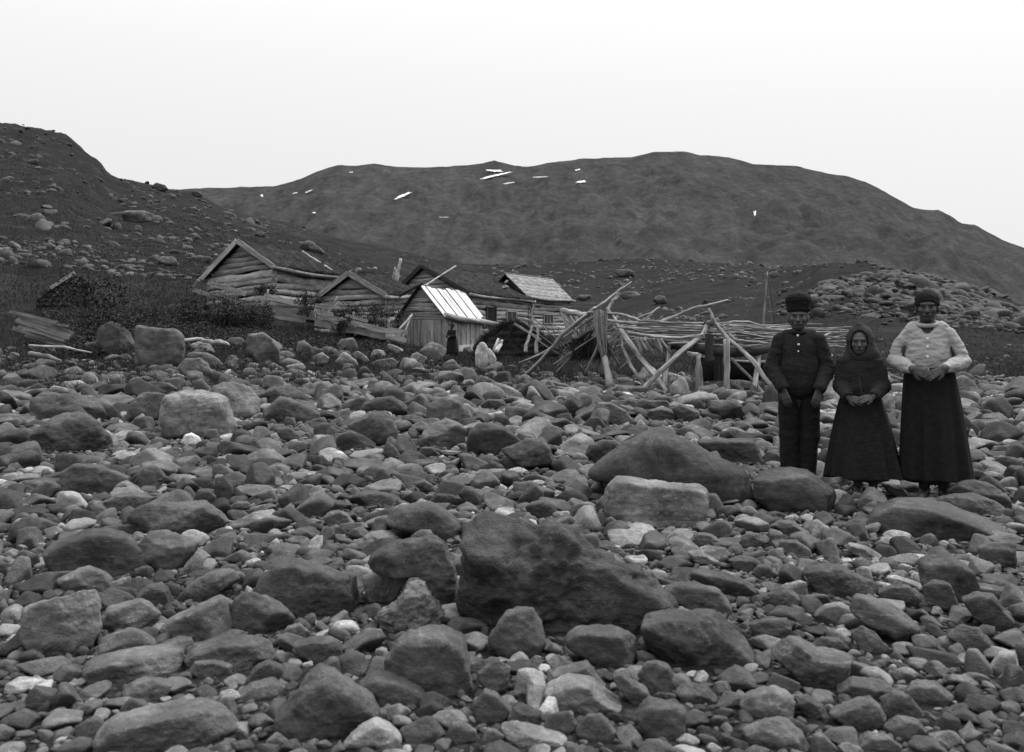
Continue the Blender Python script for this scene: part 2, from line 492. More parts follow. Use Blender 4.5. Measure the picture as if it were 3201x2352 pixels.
# snow patches lie on the mountain as thin sheets draped over it
SNOW = [[(1512, 529), (1540, 531), (1572, 531), (1574, 538), (1545, 538), (1520, 534)],
        [(1488, 563), (1520, 552), (1560, 543), (1602, 535), (1606, 538), (1560, 549), (1515, 560)],
        [(1226, 626), (1250, 610), (1285, 598), (1288, 602), (1265, 614), (1235, 625)],
        [(1800, 568), (1815, 565), (1832, 563), (1833, 570), (1815, 572), (1799, 572)],
        [(950, 602), (977, 592), (978, 595), (955, 605)], [(912, 605), (931, 600), (930, 604), (915, 607)],
        [(812, 610), (822, 606), (823, 617), (816, 615)],
        [(1660, 553), (1685, 552), (1715, 551), (1716, 554), (1685, 556), (1662, 556)], [(1565, 576), (1590, 570), (1612, 568), (1610, 571), (1580, 577)],
        [(2354, 660), (2365, 658), (2363, 675), (2357, 677)], [(1368, 678), (1405, 678), (1404, 681), (1370, 681)],
        [(1795, 532), (1816, 527), (1814, 531), (1798, 535)], [(1090, 538), (1105, 537), (1104, 540), (1091, 540)], [(976, 664), (988, 663), (986, 667), (977, 667)]]
Zi = mv.reshape(len(my), nM, 3)
rows_px = HOR - (Zi[:, :, 2] - CAMZ) * F / Zi[:, :, 1]
for pts in SNOW:
    pts = np.array(pts, float)
    c = pts.mean(0)
    m_ = MB(); n = len(pts)
    # subdivide the outline, drape ring by ring
    ring = np.concatenate([[pts[a] + (pts[(a + 1) % n] - pts[a]) * t for t in np.linspace(0, 1, 6)[:-1]] for a in range(n)])
    Q = np.concatenate([c + (ring - c) * s * (1 + .22 * np.sin(np.arange(len(ring)) * 2.3) + .12 * np.sin(np.arange(len(ring)) * 5.1))[:, None] for s in (.82, .5, .2)])
    Yq = []
    for q in Q:
        ci = np.argmin(abs(mx - q[0])); vis = np.minimum.accumulate(rows_px[:150, ci])
        k = min(int(np.argmax(vis <= q[1])) if (vis <= q[1]).any() else 149, 149)
        Yq.append(Zi[k, ci, 1])
    # the sheet follows the mean slope of the ground under it
    A_ = np.stack([np.ones(len(Q)), Q[:, 0] - c[0], Q[:, 1] - c[1]], 1); co_ = np.linalg.lstsq(A_, np.array(Yq), rcond=None)[0]; fit = A_ @ co_
    off = max(0, float((fit - np.array(Yq)).max())) + 4
    V = [at(q[0], q[1], y_ - off) for q, y_ in zip(Q, fit)]
    K = len(ring); Fc = []
    for s in range(2):
        for a in range(K):
            b2 = (a + 1) % K
            Fc.append([s * K + a, s * K + b2, (s + 1) * K + b2, (s + 1) * K + a])
    Fc.append([2 * K + a for a in range(K)])
    o = link('snow', mesh_from('snow', V, Fc, True), M['snow'])
    tag(o, kind='structure')

# ------------------------------------------------------------------ sky, sun, camera
w = bpy.data.worlds.new('World'); scene.world = w; w.use_nodes = True
q = NT(w.node_tree); bg = w.node_tree.nodes['Background']
SUN_EL, SUN_AZ = R(52), R(52)       # azimuth clockwise from straight ahead (+Y)
sky = q.n('ShaderNodeTexSky', sky_type='NISHITA', sun_disc=False, sun_elevation=SUN_EL, sun_rotation=SUN_AZ, dust_density=6.0, air_density=.6, ozone_density=0.5)
bw = q.n('ShaderNodeRGBToBW'); q.l(sky.outputs[0], bw.inputs[0])
gen = q.n('ShaderNodeTexCoord').outputs['Generated']; sz = q.n('ShaderNodeSeparateXYZ'); q.l(gen, sz.inputs[0])
ov = q.math('ADD', q.math('MULTIPLY', q.math('POWER', q.math('MAXIMUM', sz.outputs[2], 0), 2.6), 24.0), 6.6)     # overcast: the zenith is brighter than the horizon
lum = q.math('ADD', q.math('MULTIPLY', bw.outputs[0], .12), ov)
q.l(lum, bg.inputs['Color'])
bg.inputs['Strength'].default_value = .12
sl = bpy.data.lights.new('sun', 'SUN'); sl.energy = 4.0; sl.angle = R(20); sl.color = (1, 1, 1)
so = bpy.data.objects.new('sun', sl); COL.objects.link(so)
dirv = Vector((math.sin(SUN_AZ) * math.cos(SUN_EL), math.cos(SUN_AZ) * math.cos(SUN_EL), math.sin(SUN_EL)))
so.rotation_euler = dirv.to_track_quat('Z', 'Y').to_euler()
so.location = dirv * 50

cam = bpy.data.cameras.new('camera'); co = bpy.data.objects.new('camera', cam); COL.objects.link(co)
cam.sensor_width = 36; cam.lens = 36 * F / 3201
cam.shift_y = -(2352 / 2 - HOR) / 3201
cam.clip_start = .1; cam.clip_end = 20000
cam.dof.use_dof = True; cam.dof.focus_distance = 14; cam.dof.aperture_fstop = 5
co.location = (0, 0, CAMZ); co.rotation_euler = (R(90), 0, 0)
scene.camera = co
scene.view_settings.view_transform = 'Standard'; scene.view_settings.look = 'None'
scene.view_settings.exposure = 0; scene.view_settings.gamma = 1
# ------------------------------------------------------------------ stones
_ico = {}
def ico(n):
    if n not in _ico:
        bm = bmesh.new(); bmesh.ops.create_icosphere(bm, subdivisions=n, radius=1)
        bm.verts.ensure_lookup_table()
        _ico[n] = (np.array([q.co for q in bm.verts]), np.array([[l.index for l in p.verts] for p in bm.faces]))
        bm.free()
    return _ico[n]

def facet_r(d, rng, n, lo, hi, p):
    nn = rng.normal(size=(n, 3)); nn /= np.linalg.norm(nn, axis=1)[:, None]
    off = rng.uniform(lo, hi, n)
    s = (np.clip(d @ nn.T, 0, None) / off) ** p
    return (s.sum(1) + 1e-9) ** (-1 / p)

def rand_rock(rng, lvl, rounded):
    """a random stone: about unit radius, resting flat side down"""
    d, f = ico(lvl)
    r = facet_r(d, rng, 24 if rounded else 12, .62, 1.0, 10 if rounded else 40)
    r = np.minimum(r, 1.45)
    s = np.array([1, rng.uniform(.65, .95), rng.uniform(.42, .72)])
    v = d * r[:, None] * s
    o = rng.uniform(0, 50, 3)
    v *= (1 + .06 * fbm(v * 1.6 + o, 3))[:, None]
    if lvl >= 4: v *= (1 + .025 * fbm(v * 7 + o, 3))[:, None]
    a = rng.uniform(0, 6.28); b = rng.normal(0, .22); c = rng.normal(0, .22)
    Rm = np.array(Matrix.Rotation(a, 3, 'Z') @ Matrix.Rotation(b, 3, 'X') @ Matrix.Rotation(c, 3, 'Y'))
    return v @ Rm.T, f

def outline_rock(rng, poly, half_depth, lvl, rough=1.0, facets=7, boxy=0):
    """a boulder whose side view follows an outline (metres, local x/z) and which swells half_depth fore and aft"""
    P = np.asarray(poly, float)
    a2 = 0; cx = cz = 0
    for i in range(len(P)):
        x0, z0 = P[i]; x1, z1 = P[(i + 1) % len(P)]
        w_ = x0 * z1 - x1 * z0; a2 += w_; cx += (x0 + x1) * w_; cz += (z0 + z1) * w_
    c = np.array([cx, cz]) / (3 * a2)
    th = np.linspace(-math.pi, math.pi, 257)
    Rt = np.zeros(257)
    for k, t in enumerate(th):
        dv = np.array([math.cos(t), math.sin(t)]); best = 0
        for i in range(len(P)):
            p0 = P[i] - c; e = P[(i + 1) % len(P)] - P[i]
            den = dv[0] * e[1] - dv[1] * e[0]
            if abs(den) < 1e-12: continue
            tt = (p0[0] * e[1] - p0[1] * e[0]) / den; uu = (p0[0] * dv[1] - p0[1] * dv[0]) / den
            if tt > 0 and -1e-6 <= uu <= 1 + 1e-6: best = max(best, tt)
        Rt[k] = best
    Rt[Rt == 0] = Rt[Rt > 0].mean()
    ker = np.array([1, 2, 3, 2, 1]) / 9
    Rt = np.convolve(np.concatenate([Rt[-3:-1], Rt, Rt[1:3]]), ker, 'valid')
    d, f = ico(lvl)
    size = math.sqrt(abs(a2) / 2)
    # spread the sphere over the outline's own proportions
    w_, h_ = np.ptp(P[:, 0]) / 2, np.ptp(P[:, 1]) / 2
    D = half_depth
    dd = d * np.array([w_, D, h_]); dd /= np.linalg.norm(dd, axis=1)[:, None]
    rho = np.hypot(dd[:, 0], dd[:, 2]); ang = np.arctan2(dd[:, 2], dd[:, 0])
    Rr = np.interp(ang, th, Rt)
    k = boxy or rng.uniform(2.3, 3.6)
    q = (rho / Rr) ** k + (np.abs(dd[:, 1]) / D) ** k
    r = q ** (-1 / k)
    # flat faces cut into the swelling, mostly on the fore, aft and upper sides
    if facets:
        nn = rng.normal(size=(facets, 3)) * np.array([.32, 1, .42]); nn[:, 1] -= np.sign(rng.uniform(-.3, 1, facets)) * .9
        nn[:, 2] += .12
        nn /= np.linalg.norm(nn, axis=1)[:, None]
        unit = dd * r[:, None]
        proj = unit @ nn.T
        off = np.abs(proj).max(0) * rng.uniform(.62, .90, facets)
        s = (np.clip((dd @ nn.T), 0, None) / off) ** 28
        r = (r ** -28 + s.sum(1)) ** (-1 / 28)
    v = dd * r[:, None]
    o = rng.uniform(0, 60, 3)
    u = v / size
    n1 = fbm(u * 2.2 + o, 3) * .05 + fbm(u * 6 + o, 3) * .026 * rough - np.abs(fbm(u * 3.1 + o + 5, 3)) * .05 * rough
    if lvl >= 5: n1 += fbm(u * 16 + o, 3) * .010 * rough
    if rough > 1.5: n1 -= np.clip(fbm(u * 5 + o + 9, 2) - .08, 0, 1) * .10
    v = v + dd * (n1 * size)[:, None]
    v[:, 0] += c[0]; v[:, 2] += c[1]
    return v, f, c

FR = {'A': (130, 1000, 870 / 2211), 'B': (900, 1050, 900 / 2249), 'C': (1700, 1100, 800 / 2203), 'D': (130, 1600, 1020 / 2249),
      'E': (1000, 1600, 1150 / 2249), 'F': (2050, 1500, 1151 / 2249), 'G': (2350, 850, 851 / 1874), 'H': (1330, 950, 400 / 2249),
      'J': (900, 780, 700 / 2249), 'K': (130, 350, 1000 / 2203), 'L': (1600, 420, 1601 / 2249)}
# frame, tone, landmark phrase or '', outline
TR = [
('E', .75, 'the huge pitted boulder', '870,90 930,45 1060,15 1180,30 1330,50 1500,110 1640,190 1800,270 1980,360 2150,470 2249,600 2100,640 2010,700 1900,740 1400,760 1000,740 860,640 850,400'),
('B', .8, 'the smooth dark boulder by the pitted one', '760,1440 870,1330 1000,1310 1120,1310 1230,1370 1330,1450 1380,1560 1300,1600 1100,1560 800,1480'),
('E', .85, '', '290,280 400,215 520,175 680,155 750,180 800,270 830,330 850,600 700,560 600,370 370,370 310,330'),
('E', 1.3, 'the rough pyramid stone', '580,378 620,400 680,500 760,610 830,660 800,720 600,760 400,740 340,640 370,600 460,560'),
('E', 1.45, '', '260,395 360,375 560,345 575,370 500,470 440,560 320,560 270,470'),
('E', 1.0, 'the big smooth rounded boulder', '390,900 450,820 540,740 660,712 780,730 880,800 920,930 945,1100 800,1140 640,1060 480,1010 390,960'),
('E', .9, '', '975,740 1070,690 1130,610 1220,588 1310,592 1360,680 1385,800 1330,880 1200,900 1080,860 980,790'),
('E', .9, '', '1495,770 1560,725 1700,710 1900,718 1935,770 1935,860 1900,950 1760,960 1600,870 1500,810'),
('F', .9, 'the broad flat-topped boulder', '0,850 200,830 390,805 450,880 540,980 640,1080 560,1130 300,1160 100,1120 -70,1000 -90,880'),
('E', 1.1, '', '955,975 1080,905 1170,950 1150,1050 1120,1130 1020,1090 960,1020'),
('E', .9, '', '940,1170 1010,1092 1090,1120 1180,1210 1130,1250 1060,1300 950,1260'),
('E', 1.5, 'the swirl-veined light stone', '1370,1090 1450,1050 1560,1005 1650,1010 1690,1070 1800,1150 1960,1210 1900,1240 1700,1240 1480,1220 1380,1130'),
('E', 1.0, '', '1350,1060 1420,980 1530,920 1610,888 1660,950 1760,1040 1600,1090 1400,1090'),
('E', 2.0, 'the pale stone at the bottom edge', '145,1400 220,1330 340,1268 430,1310 490,1370 525,1430 300,1460 160,1440'),
('E', .9, '', '480,1340 580,1280 650,1245 720,1270 770,1350 700,1420 540,1420'),
('E', 1.4, '', '785,1330 810,1285 880,1280 960,1340 950,1430 800,1430'),
('E', 2.0, '', '1100,1310 1180,1290 1320,1340 1480,1370 1580,1420 1300,1450 1150,1420'),
('E', .75, 'the big dark lower-left boulder', '-270,1230 -150,1100 -90,1010 0,925 80,970 200,1050 300,1130 370,1240 330,1300 100,1380 -120,1400 -270,1350'),
('E', .85, '', '220,1040 330,990 460,1000 580,1050 660,1100 620,1160 500,1200 350,1180 340,1090'),
('E', .9, '', '1145,1250 1200,1185 1260,1180 1360,1220 1330,1290 1220,1330 1150,1310'),
('E', .85, '', '1360,1290 1430,1225 1520,1220 1575,1290 1540,1370 1400,1370'),
('E', 1.0, '', '1560,1330 1640,1240 1720,1235 1810,1330 1800,1420 1600,1420'),
('E', 1.0, '', '1940,1000 1990,920 2060,905 2150,950 2180,1060 2120,1115 1990,1080'),
('E', .9, '', '1930,1250 2000,1150 2120,1150 2249,1200 2249,1400 2000,1400'),
('E', 1.1, '', '1780,1010 1820,970 1900,1030 2000,1080 2030,1130 1950,1180 1850,1110'),
('D', .8, 'the big smooth dark hump', '40,250 150,180 350,130 450,130 560,170 680,280 740,380 720,450 400,460 100,400'),
('D', 1.2, '', '640,210 700,115 850,130 960,170 1090,200 1070,270 940,380 820,400 700,320'),
('D', 1.5, 'the light wedge stone', '940,420 1010,340 1075,280 1110,330 1115,400 1060,440'),
('D', .85, 'the broad undercut boulder', '1470,500 1520,420 1600,350 1740,330 1900,370 2050,430 2180,480 2240,600 2200,640 1900,700 1700,740 1560,620'),
('D', 1.05, '', '1300,690 1330,590 1430,515 1520,550 1640,640 1760,760 1600,820 1420,850 1320,790'),
('D', 1.35, '', '830,790 900,720 1060,660 1240,590 1280,620 1310,780 1290,870 1080,900 900,880'),
('D', 1.4, '', '400,750 460,660 680,607 740,650 810,730 770,800 560,830 420,830'),
('D', 1.25, 'the long loaf-shaped stone', '310,1040 360,1000 560,975 860,970 970,990 980,1070 900,1160 500,1170 330,1130'),
('D', .95, '', '1000,990 1060,920 1240,880 1440,890 1580,930 1640,990 1600,1060 1400,1110 1200,1080 1020,1040'),
('D', 1.25, '', '360,960 430,870 600,797 700,850 780,920 700,990 420,1010'),
('D', 1.2, '', '740,960 830,910 950,870 1030,890 1040,930 960,990 800,990'),
('D', 1.1, '', '1390,1160 1480,1060 1560,1025 1650,1070 1690,1140 1600,1190 1450,1190'),
('D', 1.2, '', '1640,850 1700,775 1780,770 1860,850 1800,900 1690,900'),
('D', .9, '', '1730,900 1850,870 1990,875 2090,920 2060,1020 1920,1050 1780,980'),
('D', 1.3, '', '120,460 250,390 330,380 430,430 500,490 420,560 200,560'),
('D', 1.4, '', '460,490 610,440 615,520 560,570 490,540'),
('D', 1.2, '', '920,590 1010,500 1170,420 1320,410 1360,470 1280,560 1050,620'),
('D', 1.1, '', '650,570 740,500 830,490 910,560 930,620 800,660 680,640'),
('D', 1.0, '', '1010,1090 1060,1020 1200,1020 1310,1070 1310,1140 1100,1150'),
('D', 1.2, '', '560,1230 650,1150 760,1140 890,1200 880,1290 650,1310'),
('D', 1.2, 'the wide flat lower-left boulder', '400,1480 520,1390 900,1350 1100,1350 1280,1430 1350,1520 1300,1640 700,1660 420,1600'),
('D', 1.5, '', '-100,650 60,540 250,495 340,540 380,640 390,850 250,980 0,990 -120,850'),
('D', 1.15, '', '1330,1260 1450,1190 1600,1170 1690,1230 1640,1300 1420,1310'),
('F', .95, 'the notched slab', '640,1050 720,980 880,980 980,1040 1120,1035 1190,1070 1170,1170 1060,1270 900,1220 760,1110'),
('F', .7, 'the whale-backed dark boulder', '1295,290 1350,210 1480,145 1620,135 1780,165 1950,220 2100,290 2140,350 1900,370 1600,350 1400,330'),
('F', .95, 'the tilted slab on the right', '1610,390 1720,410 1860,500 1980,570 1990,620 1930,690 1850,755 1650,700 1610,520'),
('F', .9, '', '900,570 1000,540 1130,520 1250,580 1340,600 1360,660 1200,720 1020,700 940,620'),
('F', .85, '', '1190,800 1220,725 1330,730 1470,780 1600,870 1630,950 1560,1000 1400,920 1230,850'),
('F', 1.5, 'the light egg-shaped stone', '970,830 1030,770 1120,745 1190,780 1180,840 1120,880 1000,890'),
('F', .9, '', '40,680 120,640 250,628 380,660 460,760 460,830 250,810 120,740'),
('F', .8, '', '200,600 230,560 400,570 540,600 610,660 600,730 480,700 300,640'),
('F', 1.6, 'the pale rough stone low down', '510,1370 580,1320 720,1272 810,1300 880,1370 895,1440 700,1480 560,1440'),
('F', 1.5, '', '530,1550 680,1470 800,1460 900,1520 940,1610 700,1650 560,1610'),
('F', 1.0, '', '1060,1440 1180,1370 1300,1310 1360,1360 1400,1440 1310,1540 1180,1500'),
('F', .9, '', '1090,1290 1200,1230 1370,1220 1480,1280 1400,1320 1200,1360'),
('F', .85, '', '1370,1360 1450,1300 1550,1300 1630,1420 1560,1480 1420,1460'),
('F', 1.0, '', '1480,1310 1600,1240 1700,1230 1800,1300 1760,1380 1620,1370'),
('F', 1.0, '', '1880,740 1960,695 2060,700 2120,780 2180,850 2100,930 1950,850'),
('F', 1.0, '', '1790,960 1860,900 1970,900 2060,1000 2000,1060 1900,1040'),
('F', 1.1, '', '1640,650 1700,615 1790,620 1815,680 1840,760 1770,820 1650,760'),
('F', 1.0, '', '750,380 860,370 960,430 940,480 800,470'),
('F', 1.7, 'the pale lengthwise stone', '1140,410 1180,388 1290,410 1380,460 1330,490 1200,450'),
('F', 1.5, '', '190,440 260,430 390,500 330,535 230,500'),
('F', 1.2, '', '500,370 560,325 640,325 680,380 600,420 520,400'),
('F', 1.1, '', '205,370 250,322 340,335 410,380 350,420 230,410'),
('F', .95, '', '700,290 760,250 830,255 900,300 970,330 850,340 720,320'),
('F', .85, '', '440,500 520,465 600,480 660,520 600,570 480,540'),
('F', .95, '', '590,570 620,525 690,515 750,570 720,610 610,610'),
('F', .9, '', '650,740 740,650 800,640 890,720 880,790 720,780'),
('F', 2.0, '', '1415,600 1470,592 1620,630 1610,670 1500,650 1430,640'),
('F', .7, '', '1360,700 1440,650 1540,640 1610,710 1590,780 1480,760'),
('F', .7, '', '570,890 680,840 800,830 830,900 800,980 690,990 600,960'),
('F', .9, '', '1200,940 1260,895 1340,930 1420,1020 1360,1070 1250,1050'),
('F', 1.0, '', '1970,420 2050,385 2190,370 2190,560 2060,540 1990,500'),
('F', 1.0, '', '-70,1180 0,1100 80,1130 125,1230 90,1310 -40,1290'),
('F', 1.1, '', '120,1300 200,1240 300,1245 380,1330 330,1370 180,1370'),
('F', .65, '', '950,1020 1010,970 1120,965 1180,1020 1120,1060 1000,1050'),
('F', 1.1, '', '1190,1620 1300,1560 1430,1550 1500,1600 1450,1660 1230,1660'),
('F', .85, '', '840,1320 940,1330 1020,1380 1060,1450 980,1480 900,1420'),
('F', .95, '', '1400,1520 1480,1450 1600,1460 1650,1520 1600,1600 1450,1580'),
('C', .75, 'the great humped boulder', '385,1030 460,960 680,790 860,690 960,660 1060,680 1250,760 1420,870 1600,940 1720,1010 1760,1120 1805,1240 1760,1350 1640,1430 1430,1470 1300,1300 1000,1150 700,1130 480,1150 380,1080'),
('C', 1.7, 'the squared light block', '510,1300 560,1150 630,1095 720,1090 900,1120 1150,1145 1340,1155 1400,1190 1405,1330 1370,1450 1250,1490 900,1510 620,1430 520,1380'),
('G', .75, 'the cracked dome boulder', '0,1420 50,1350 150,1332 260,1330 380,1370 480,1440 560,1500 590,1560 560,1640 400,1660 150,1640 0,1560'),
('C', .8, '', '360,880 390,800 520,757 620,765 690,800 620,860 500,940 400,970'),
('C', 1.1, 'the light flat-faced boulder', '430,500 460,435 580,440 700,500 760,580 805,620 700,640 560,600 480,560'),
('C', .8, '', '865,560 910,500 1040,480 1130,500 1170,560 1100,600 950,615'),
('C', .85, '', '1100,490 1170,450 1260,460 1330,510 1380,580 1300,620 1170,590'),
('C', .95, '', '1290,490 1400,500 1540,545 1560,600 1400,590'),
('C', .7, 'the twin-lobed dark boulder', '1395,450 1430,410 1530,430 1640,405 1700,460 1730,540 1680,590 1560,600 1420,510'),
('C', .95, '', '130,490 200,400 240,365 320,400 330,460 280,540 200,570 140,530'),
('C', .85, '', '380,430 410,370 460,345 570,400 500,440'),
('C', .95, '', '900,410 960,380 1090,385 1130,440 1050,470 940,440'),
('C', .65, '', '1310,770 1500,755 1600,750 1800,745 1850,850 1890,960 1700,970 1600,950 1400,850'),
('C', .75, '', '1870,900 1930,855 2000,855 2060,900 2060,980 1900,980'),
('C', .85, '', '330,630 400,565 470,558 540,640 520,680 400,670'),
('C', .9, '', '780,480 830,395 900,420 1060,420 1090,470 1000,500 850,520'),
('B', .65, 'the dark egg-smooth boulder', '1395,850 1410,740 1480,685 1580,678 1690,710 1780,780 1860,850 1800,900 1600,935 1430,930'),
('B', 1.2, '', '1075,640 1090,540 1160,495 1240,480 1350,520 1420,590 1445,640 1400,700 1250,690 1120,680'),
('B', 1.25, 'the light peaked boulder', '1010,850 1050,750 1120,690 1230,645 1340,680 1400,730 1390,830 1370,890 1200,880 1060,880'),
('B', .95, 'the tall three-sided boulder', '460,700 600,630 680,570 760,555 800,610 850,720 880,850 760,880 620,800 500,740'),
('B', .7, '', '540,600 600,520 700,480 820,460 900,520 1000,615 800,640 600,640'),
('B', .9, '', '330,840 400,760 490,735 600,780 700,850 690,890 560,900 400,880'),
('B', .95, '', '1640,980 1720,935 1790,955 1840,1030 1750,1050 1660,1020'),
('B', .75, '', '1650,880 1750,860 1870,800 2000,800 2050,870 2110,1030 1950,1055 1820,1010 1700,930'),
('A', .65, 'the dark split boulder', '1760,720 1850,640 1900,605 2000,620 2100,680 2211,740 2211,820 2000,830 1780,790'),
('A', .7, '', '1740,600 1800,560 1900,525 2000,535 2090,590 2150,680 1900,700 1760,690'),
('B', .6, '', '1110,1280 1160,1235 1280,1240 1390,1300 1300,1330 1150,1310'),
('B', 1.1, '', '1320,1230 1380,1165 1450,1190 1540,1270 1510,1330 1400,1310'),
('B', .85, '', '1800,1280 1870,1180 1930,1150 2000,1220 1990,1320 1850,1330'),
('B', .7, '', '1830,1360 1900,1300 2010,1280 2090,1320 2130,1400 2000,1430 1880,1410'),
('B', 1.5, '', '270,1420 330,1365 400,1355 470,1400 540,1480 450,1500 320,1470'),
('B', .8, '', '460,1280 560,1220 680,1210 800,1230 880,1280 840,1330 600,1330'),
('B', 1.1, '', '975,1150 1060,1120 1130,1160 1190,1230 1130,1250 1040,1210'),
('B', .75, '', '760,1200 820,1090 880,1130 930,1180 900,1230 800,1230'),
('B', .85, '', '720,900 780,825 830,860 880,930 840,980 740,960'),
('B', .95, '', '1015,910 1050,872 1130,870 1170,920 1120,950 1040,940'),
('B', 1.8, '', '1195,905 1230,893 1370,905 1375,925 1300,940 1210,930'),
('B', .8, '', '1500,540 1560,495 1680,500 1730,550 1650,590 1530,570'),
('H', 4.2, '', '1075,700 1130,780 1200,870 1248,960 1225,1100 1170,1190 1120,1010 1085,860'),
('H', 5.2, 'the white bullet-shaped boulder', '868,860 905,745 955,682 1005,668 1050,685 1090,760 1130,870 1145,980 1130,1070 1050,1130 900,1120 875,1000'),
('H', .8, 'the low flat-topped stone in the grass', '120,1330 190,1200 330,1180 550,1200 670,1240 700,1350 690,1430 150,1400'),
('H', .9, '', '-120,830 0,690 110,670 260,720 370,800 350,900 240,1040 50,960 -80,930'),
('H', 1.0, '', '290,1080 380,1000 480,960 560,1040 600,1180 440,1200 310,1150'),
('J', 1.1, 'the tilted light stone', '490,960 540,900 650,888 690,930 705,1020 640,1040 520,1010'),
('J', 1.3, '', '470,1120 560,1020 610,1040 690,1120 725,1180 680,1210 520,1190'),
('J', 1.2, '', '240,1090 270,1035 340,1025 415,1090 400,1140 300,1180'),
('J', 1.3, '', '820,1080 860,1010 940,995 990,1060 970,1110 850,1110'),
('J', 1.5, '', '985,980 1010,945 1090,970 1170,1010 1140,1060 1040,1030'),
('J', .8, '', '820,1150 900,1110 1040,1090 1110,1130 1060,1200 900,1200'),
('J', 1.2, '', '1200,1120 1230,1050 1300,1030 1400,1090 1360,1160 1230,1165'),
('J', 1.6, '', '-20,1170 60,1150 150,1140 180,1190 160,1240 0,1230'),
('J', .8, '', '80,1040 100,930 160,905 240,980 250,1060 150,1080'),
('J', 1.1, '', '920,1240 960,1215 1040,1300 1000,1315 930,1270'),
('J', .95, '', '640,1050 710,1010 770,1050 820,1120 760,1160 680,1100'),
('A', .95, 'the tall square boulder', '765,50 900,60 1080,80 1125,130 1130,260 1090,370 900,380 760,340 750,200'),
('A', .8, 'the dark round boulder', '450,110 490,40 560,10 620,30 700,110 740,200 730,310 560,290 440,180'),
('A', .9, '', '340,190 420,175 500,168 560,210 565,270 480,290 380,240'),
('A', 1.2, 'the big light fence-side stone', '1620,170 1650,115 1760,95 1840,160 1890,230 1895,330 1800,370 1700,310 1630,280'),
('A', 1.0, '', '1465,165 1490,137 1590,135 1615,180 1560,220 1490,210'),
('A', 1.4, '', '1180,200 1250,170 1330,190 1380,260 1300,290 1200,270'),
('A', 1.2, '', '1130,290 1200,255 1310,260 1400,310 1450,360 1380,380 1250,340'),
('A', 1.1, '', '1100,370 1150,305 1250,300 1320,350 1390,450 1350,480 1200,460 1110,430'),
('A', 1.3, 'the great square block', '960,700 990,590 1100,570 1280,560 1450,610 1480,640 1510,760 1545,860 1500,920 1420,960 1250,900 1000,890 950,800'),
('A', 1.2, 'the mottled boulder behind the block', '1240,550 1310,490 1400,478 1560,505 1680,560 1735,650 1735,730 1690,790 1500,780 1350,650'),
('A', .85, '', '670,780 700,680 770,600 880,545 1000,570 980,700 950,800 760,820'),
('A', 1.0, '', '740,560 820,500 900,475 960,475 1080,550 1000,600 850,590'),
('A', 1.8, '', '710,800 800,742 880,795 840,830 750,830'),
('A', 4.6, 'the small white boulder', '1110,970 1140,915 1190,898 1250,930 1285,990 1240,1012 1150,1015'),
('A', .75, 'the long dark ledge rock', '-60,620 30,565 280,590 400,600 470,660 500,760 510,830 300,800 -60,780'),
('A', .8, 'the layered ledge rock', '-60,900 90,780 180,745 340,740 430,810 500,900 590,1020 480,1060 200,1050 -60,1040'),
('A', .65, '', '150,1350 180,1200 280,1130 400,1130 560,1200 690,1270 640,1340 400,1380'),
('A', .85, '', '510,1430 600,1390 760,1380 900,1410 850,1470 620,1530 540,1500'),
('A', .8, 'the broad low boulder', '700,1560 760,1480 900,1445 1080,1460 1300,1450 1400,1530 1480,1620 1350,1720 1000,1720 720,1680'),
('A', 1.2, '', '1915,840 1940,768 2010,780 2040,840 1980,860'),
('A', .75, '', '1850,860 1960,850 2070,930 2050,980 1900,940'),
('A', 1.15, '', '980,400 1020,383 1150,440 1160,465 1080,470'),
('A', .9, '', '955,930 1000,880 1070,872 1115,910 1080,950 980,950'),
('A', .9, '', '1280,930 1320,865 1390,870 1420,950 1370,980'),
('A', .85, '', '1205,1430 1240,1350 1320,1340 1380,1400 1395,1470 1280,1480'),
('A', .75, '', '1370,1400 1385,1250 1450,1240 1520,1330 1520,1430 1420,1450'),
('A', 1.0, '', '1470,1470 1530,1440 1640,1450 1670,1490 1570,1520 1480,1500'),
('G', .7, '', '1365,1510 1440,1450 1550,1435 1660,1470 1760,1550 1790,1640 1600,1620 1420,1580'),
('G', .8, '', '1250,1590 1400,1540 1550,1535 1680,1580 1780,1660 1500,1680 1300,1640'),
('G', .95, '', '460,1270 500,1205 550,1240 555,1310 490,1320'),
('G', 1.7, 'the pale stone between girl and woman', '890,1460 940,1440 1020,1470 1080,1530 1020,1550 930,1510'),
('G', 1.5, '', '675,1560 710,1515 765,1520 775,1575 720,1590'),
# boulders on the hillside and the heath
('K', 1.25, '#wide mottled boulder slab on the left hillside', '550,700 600,683 700,680 775,700 770,740 680,770 580,755'),
('K', 1.2, '#low rounded boulder in the dark grass left of the turf-roofed log cabin', '800,1020 830,995 900,998 945,1030 940,1065 860,1060 810,1045'),
('K', 1.1, '#long low boulder beside the gable of the turf-roofed log cabin', '1035,1000 1090,988 1170,1000 1175,1025 1120,1040 1050,1025'),
('K', 1.25, '#large light angular boulder on the slope above the cabin roof', '1770,930 1830,885 1870,900 1930,945 1970,972 1880,970 1780,950'),
('K', 1.5, '#light oval boulder uphill of the cabin gable', '985,880 1000,862 1030,870 1045,892 1020,900'),
('K', 1.4, '#small light pointed boulder under the mottled slab', '635,800 655,780 685,790 690,812 660,815'),
('K', 1.2, '#pair-shaped light boulder on the mid slope', '1465,850 1490,828 1525,830 1540,855 1500,866'),
('K', .8, '#square dark boulder on the left skyline', '755,520 790,490 850,505 870,530 840,548 780,545'),
('K', .9, '#craggy dark boulder at the end of the left skyline', '1030,560 1060,540 1095,552 1110,580 1060,580'),
('K', 1.2, '#broad flat boulder on the slope edge against the mountain', '1400,745 1440,728 1490,740 1500,760 1430,762'),
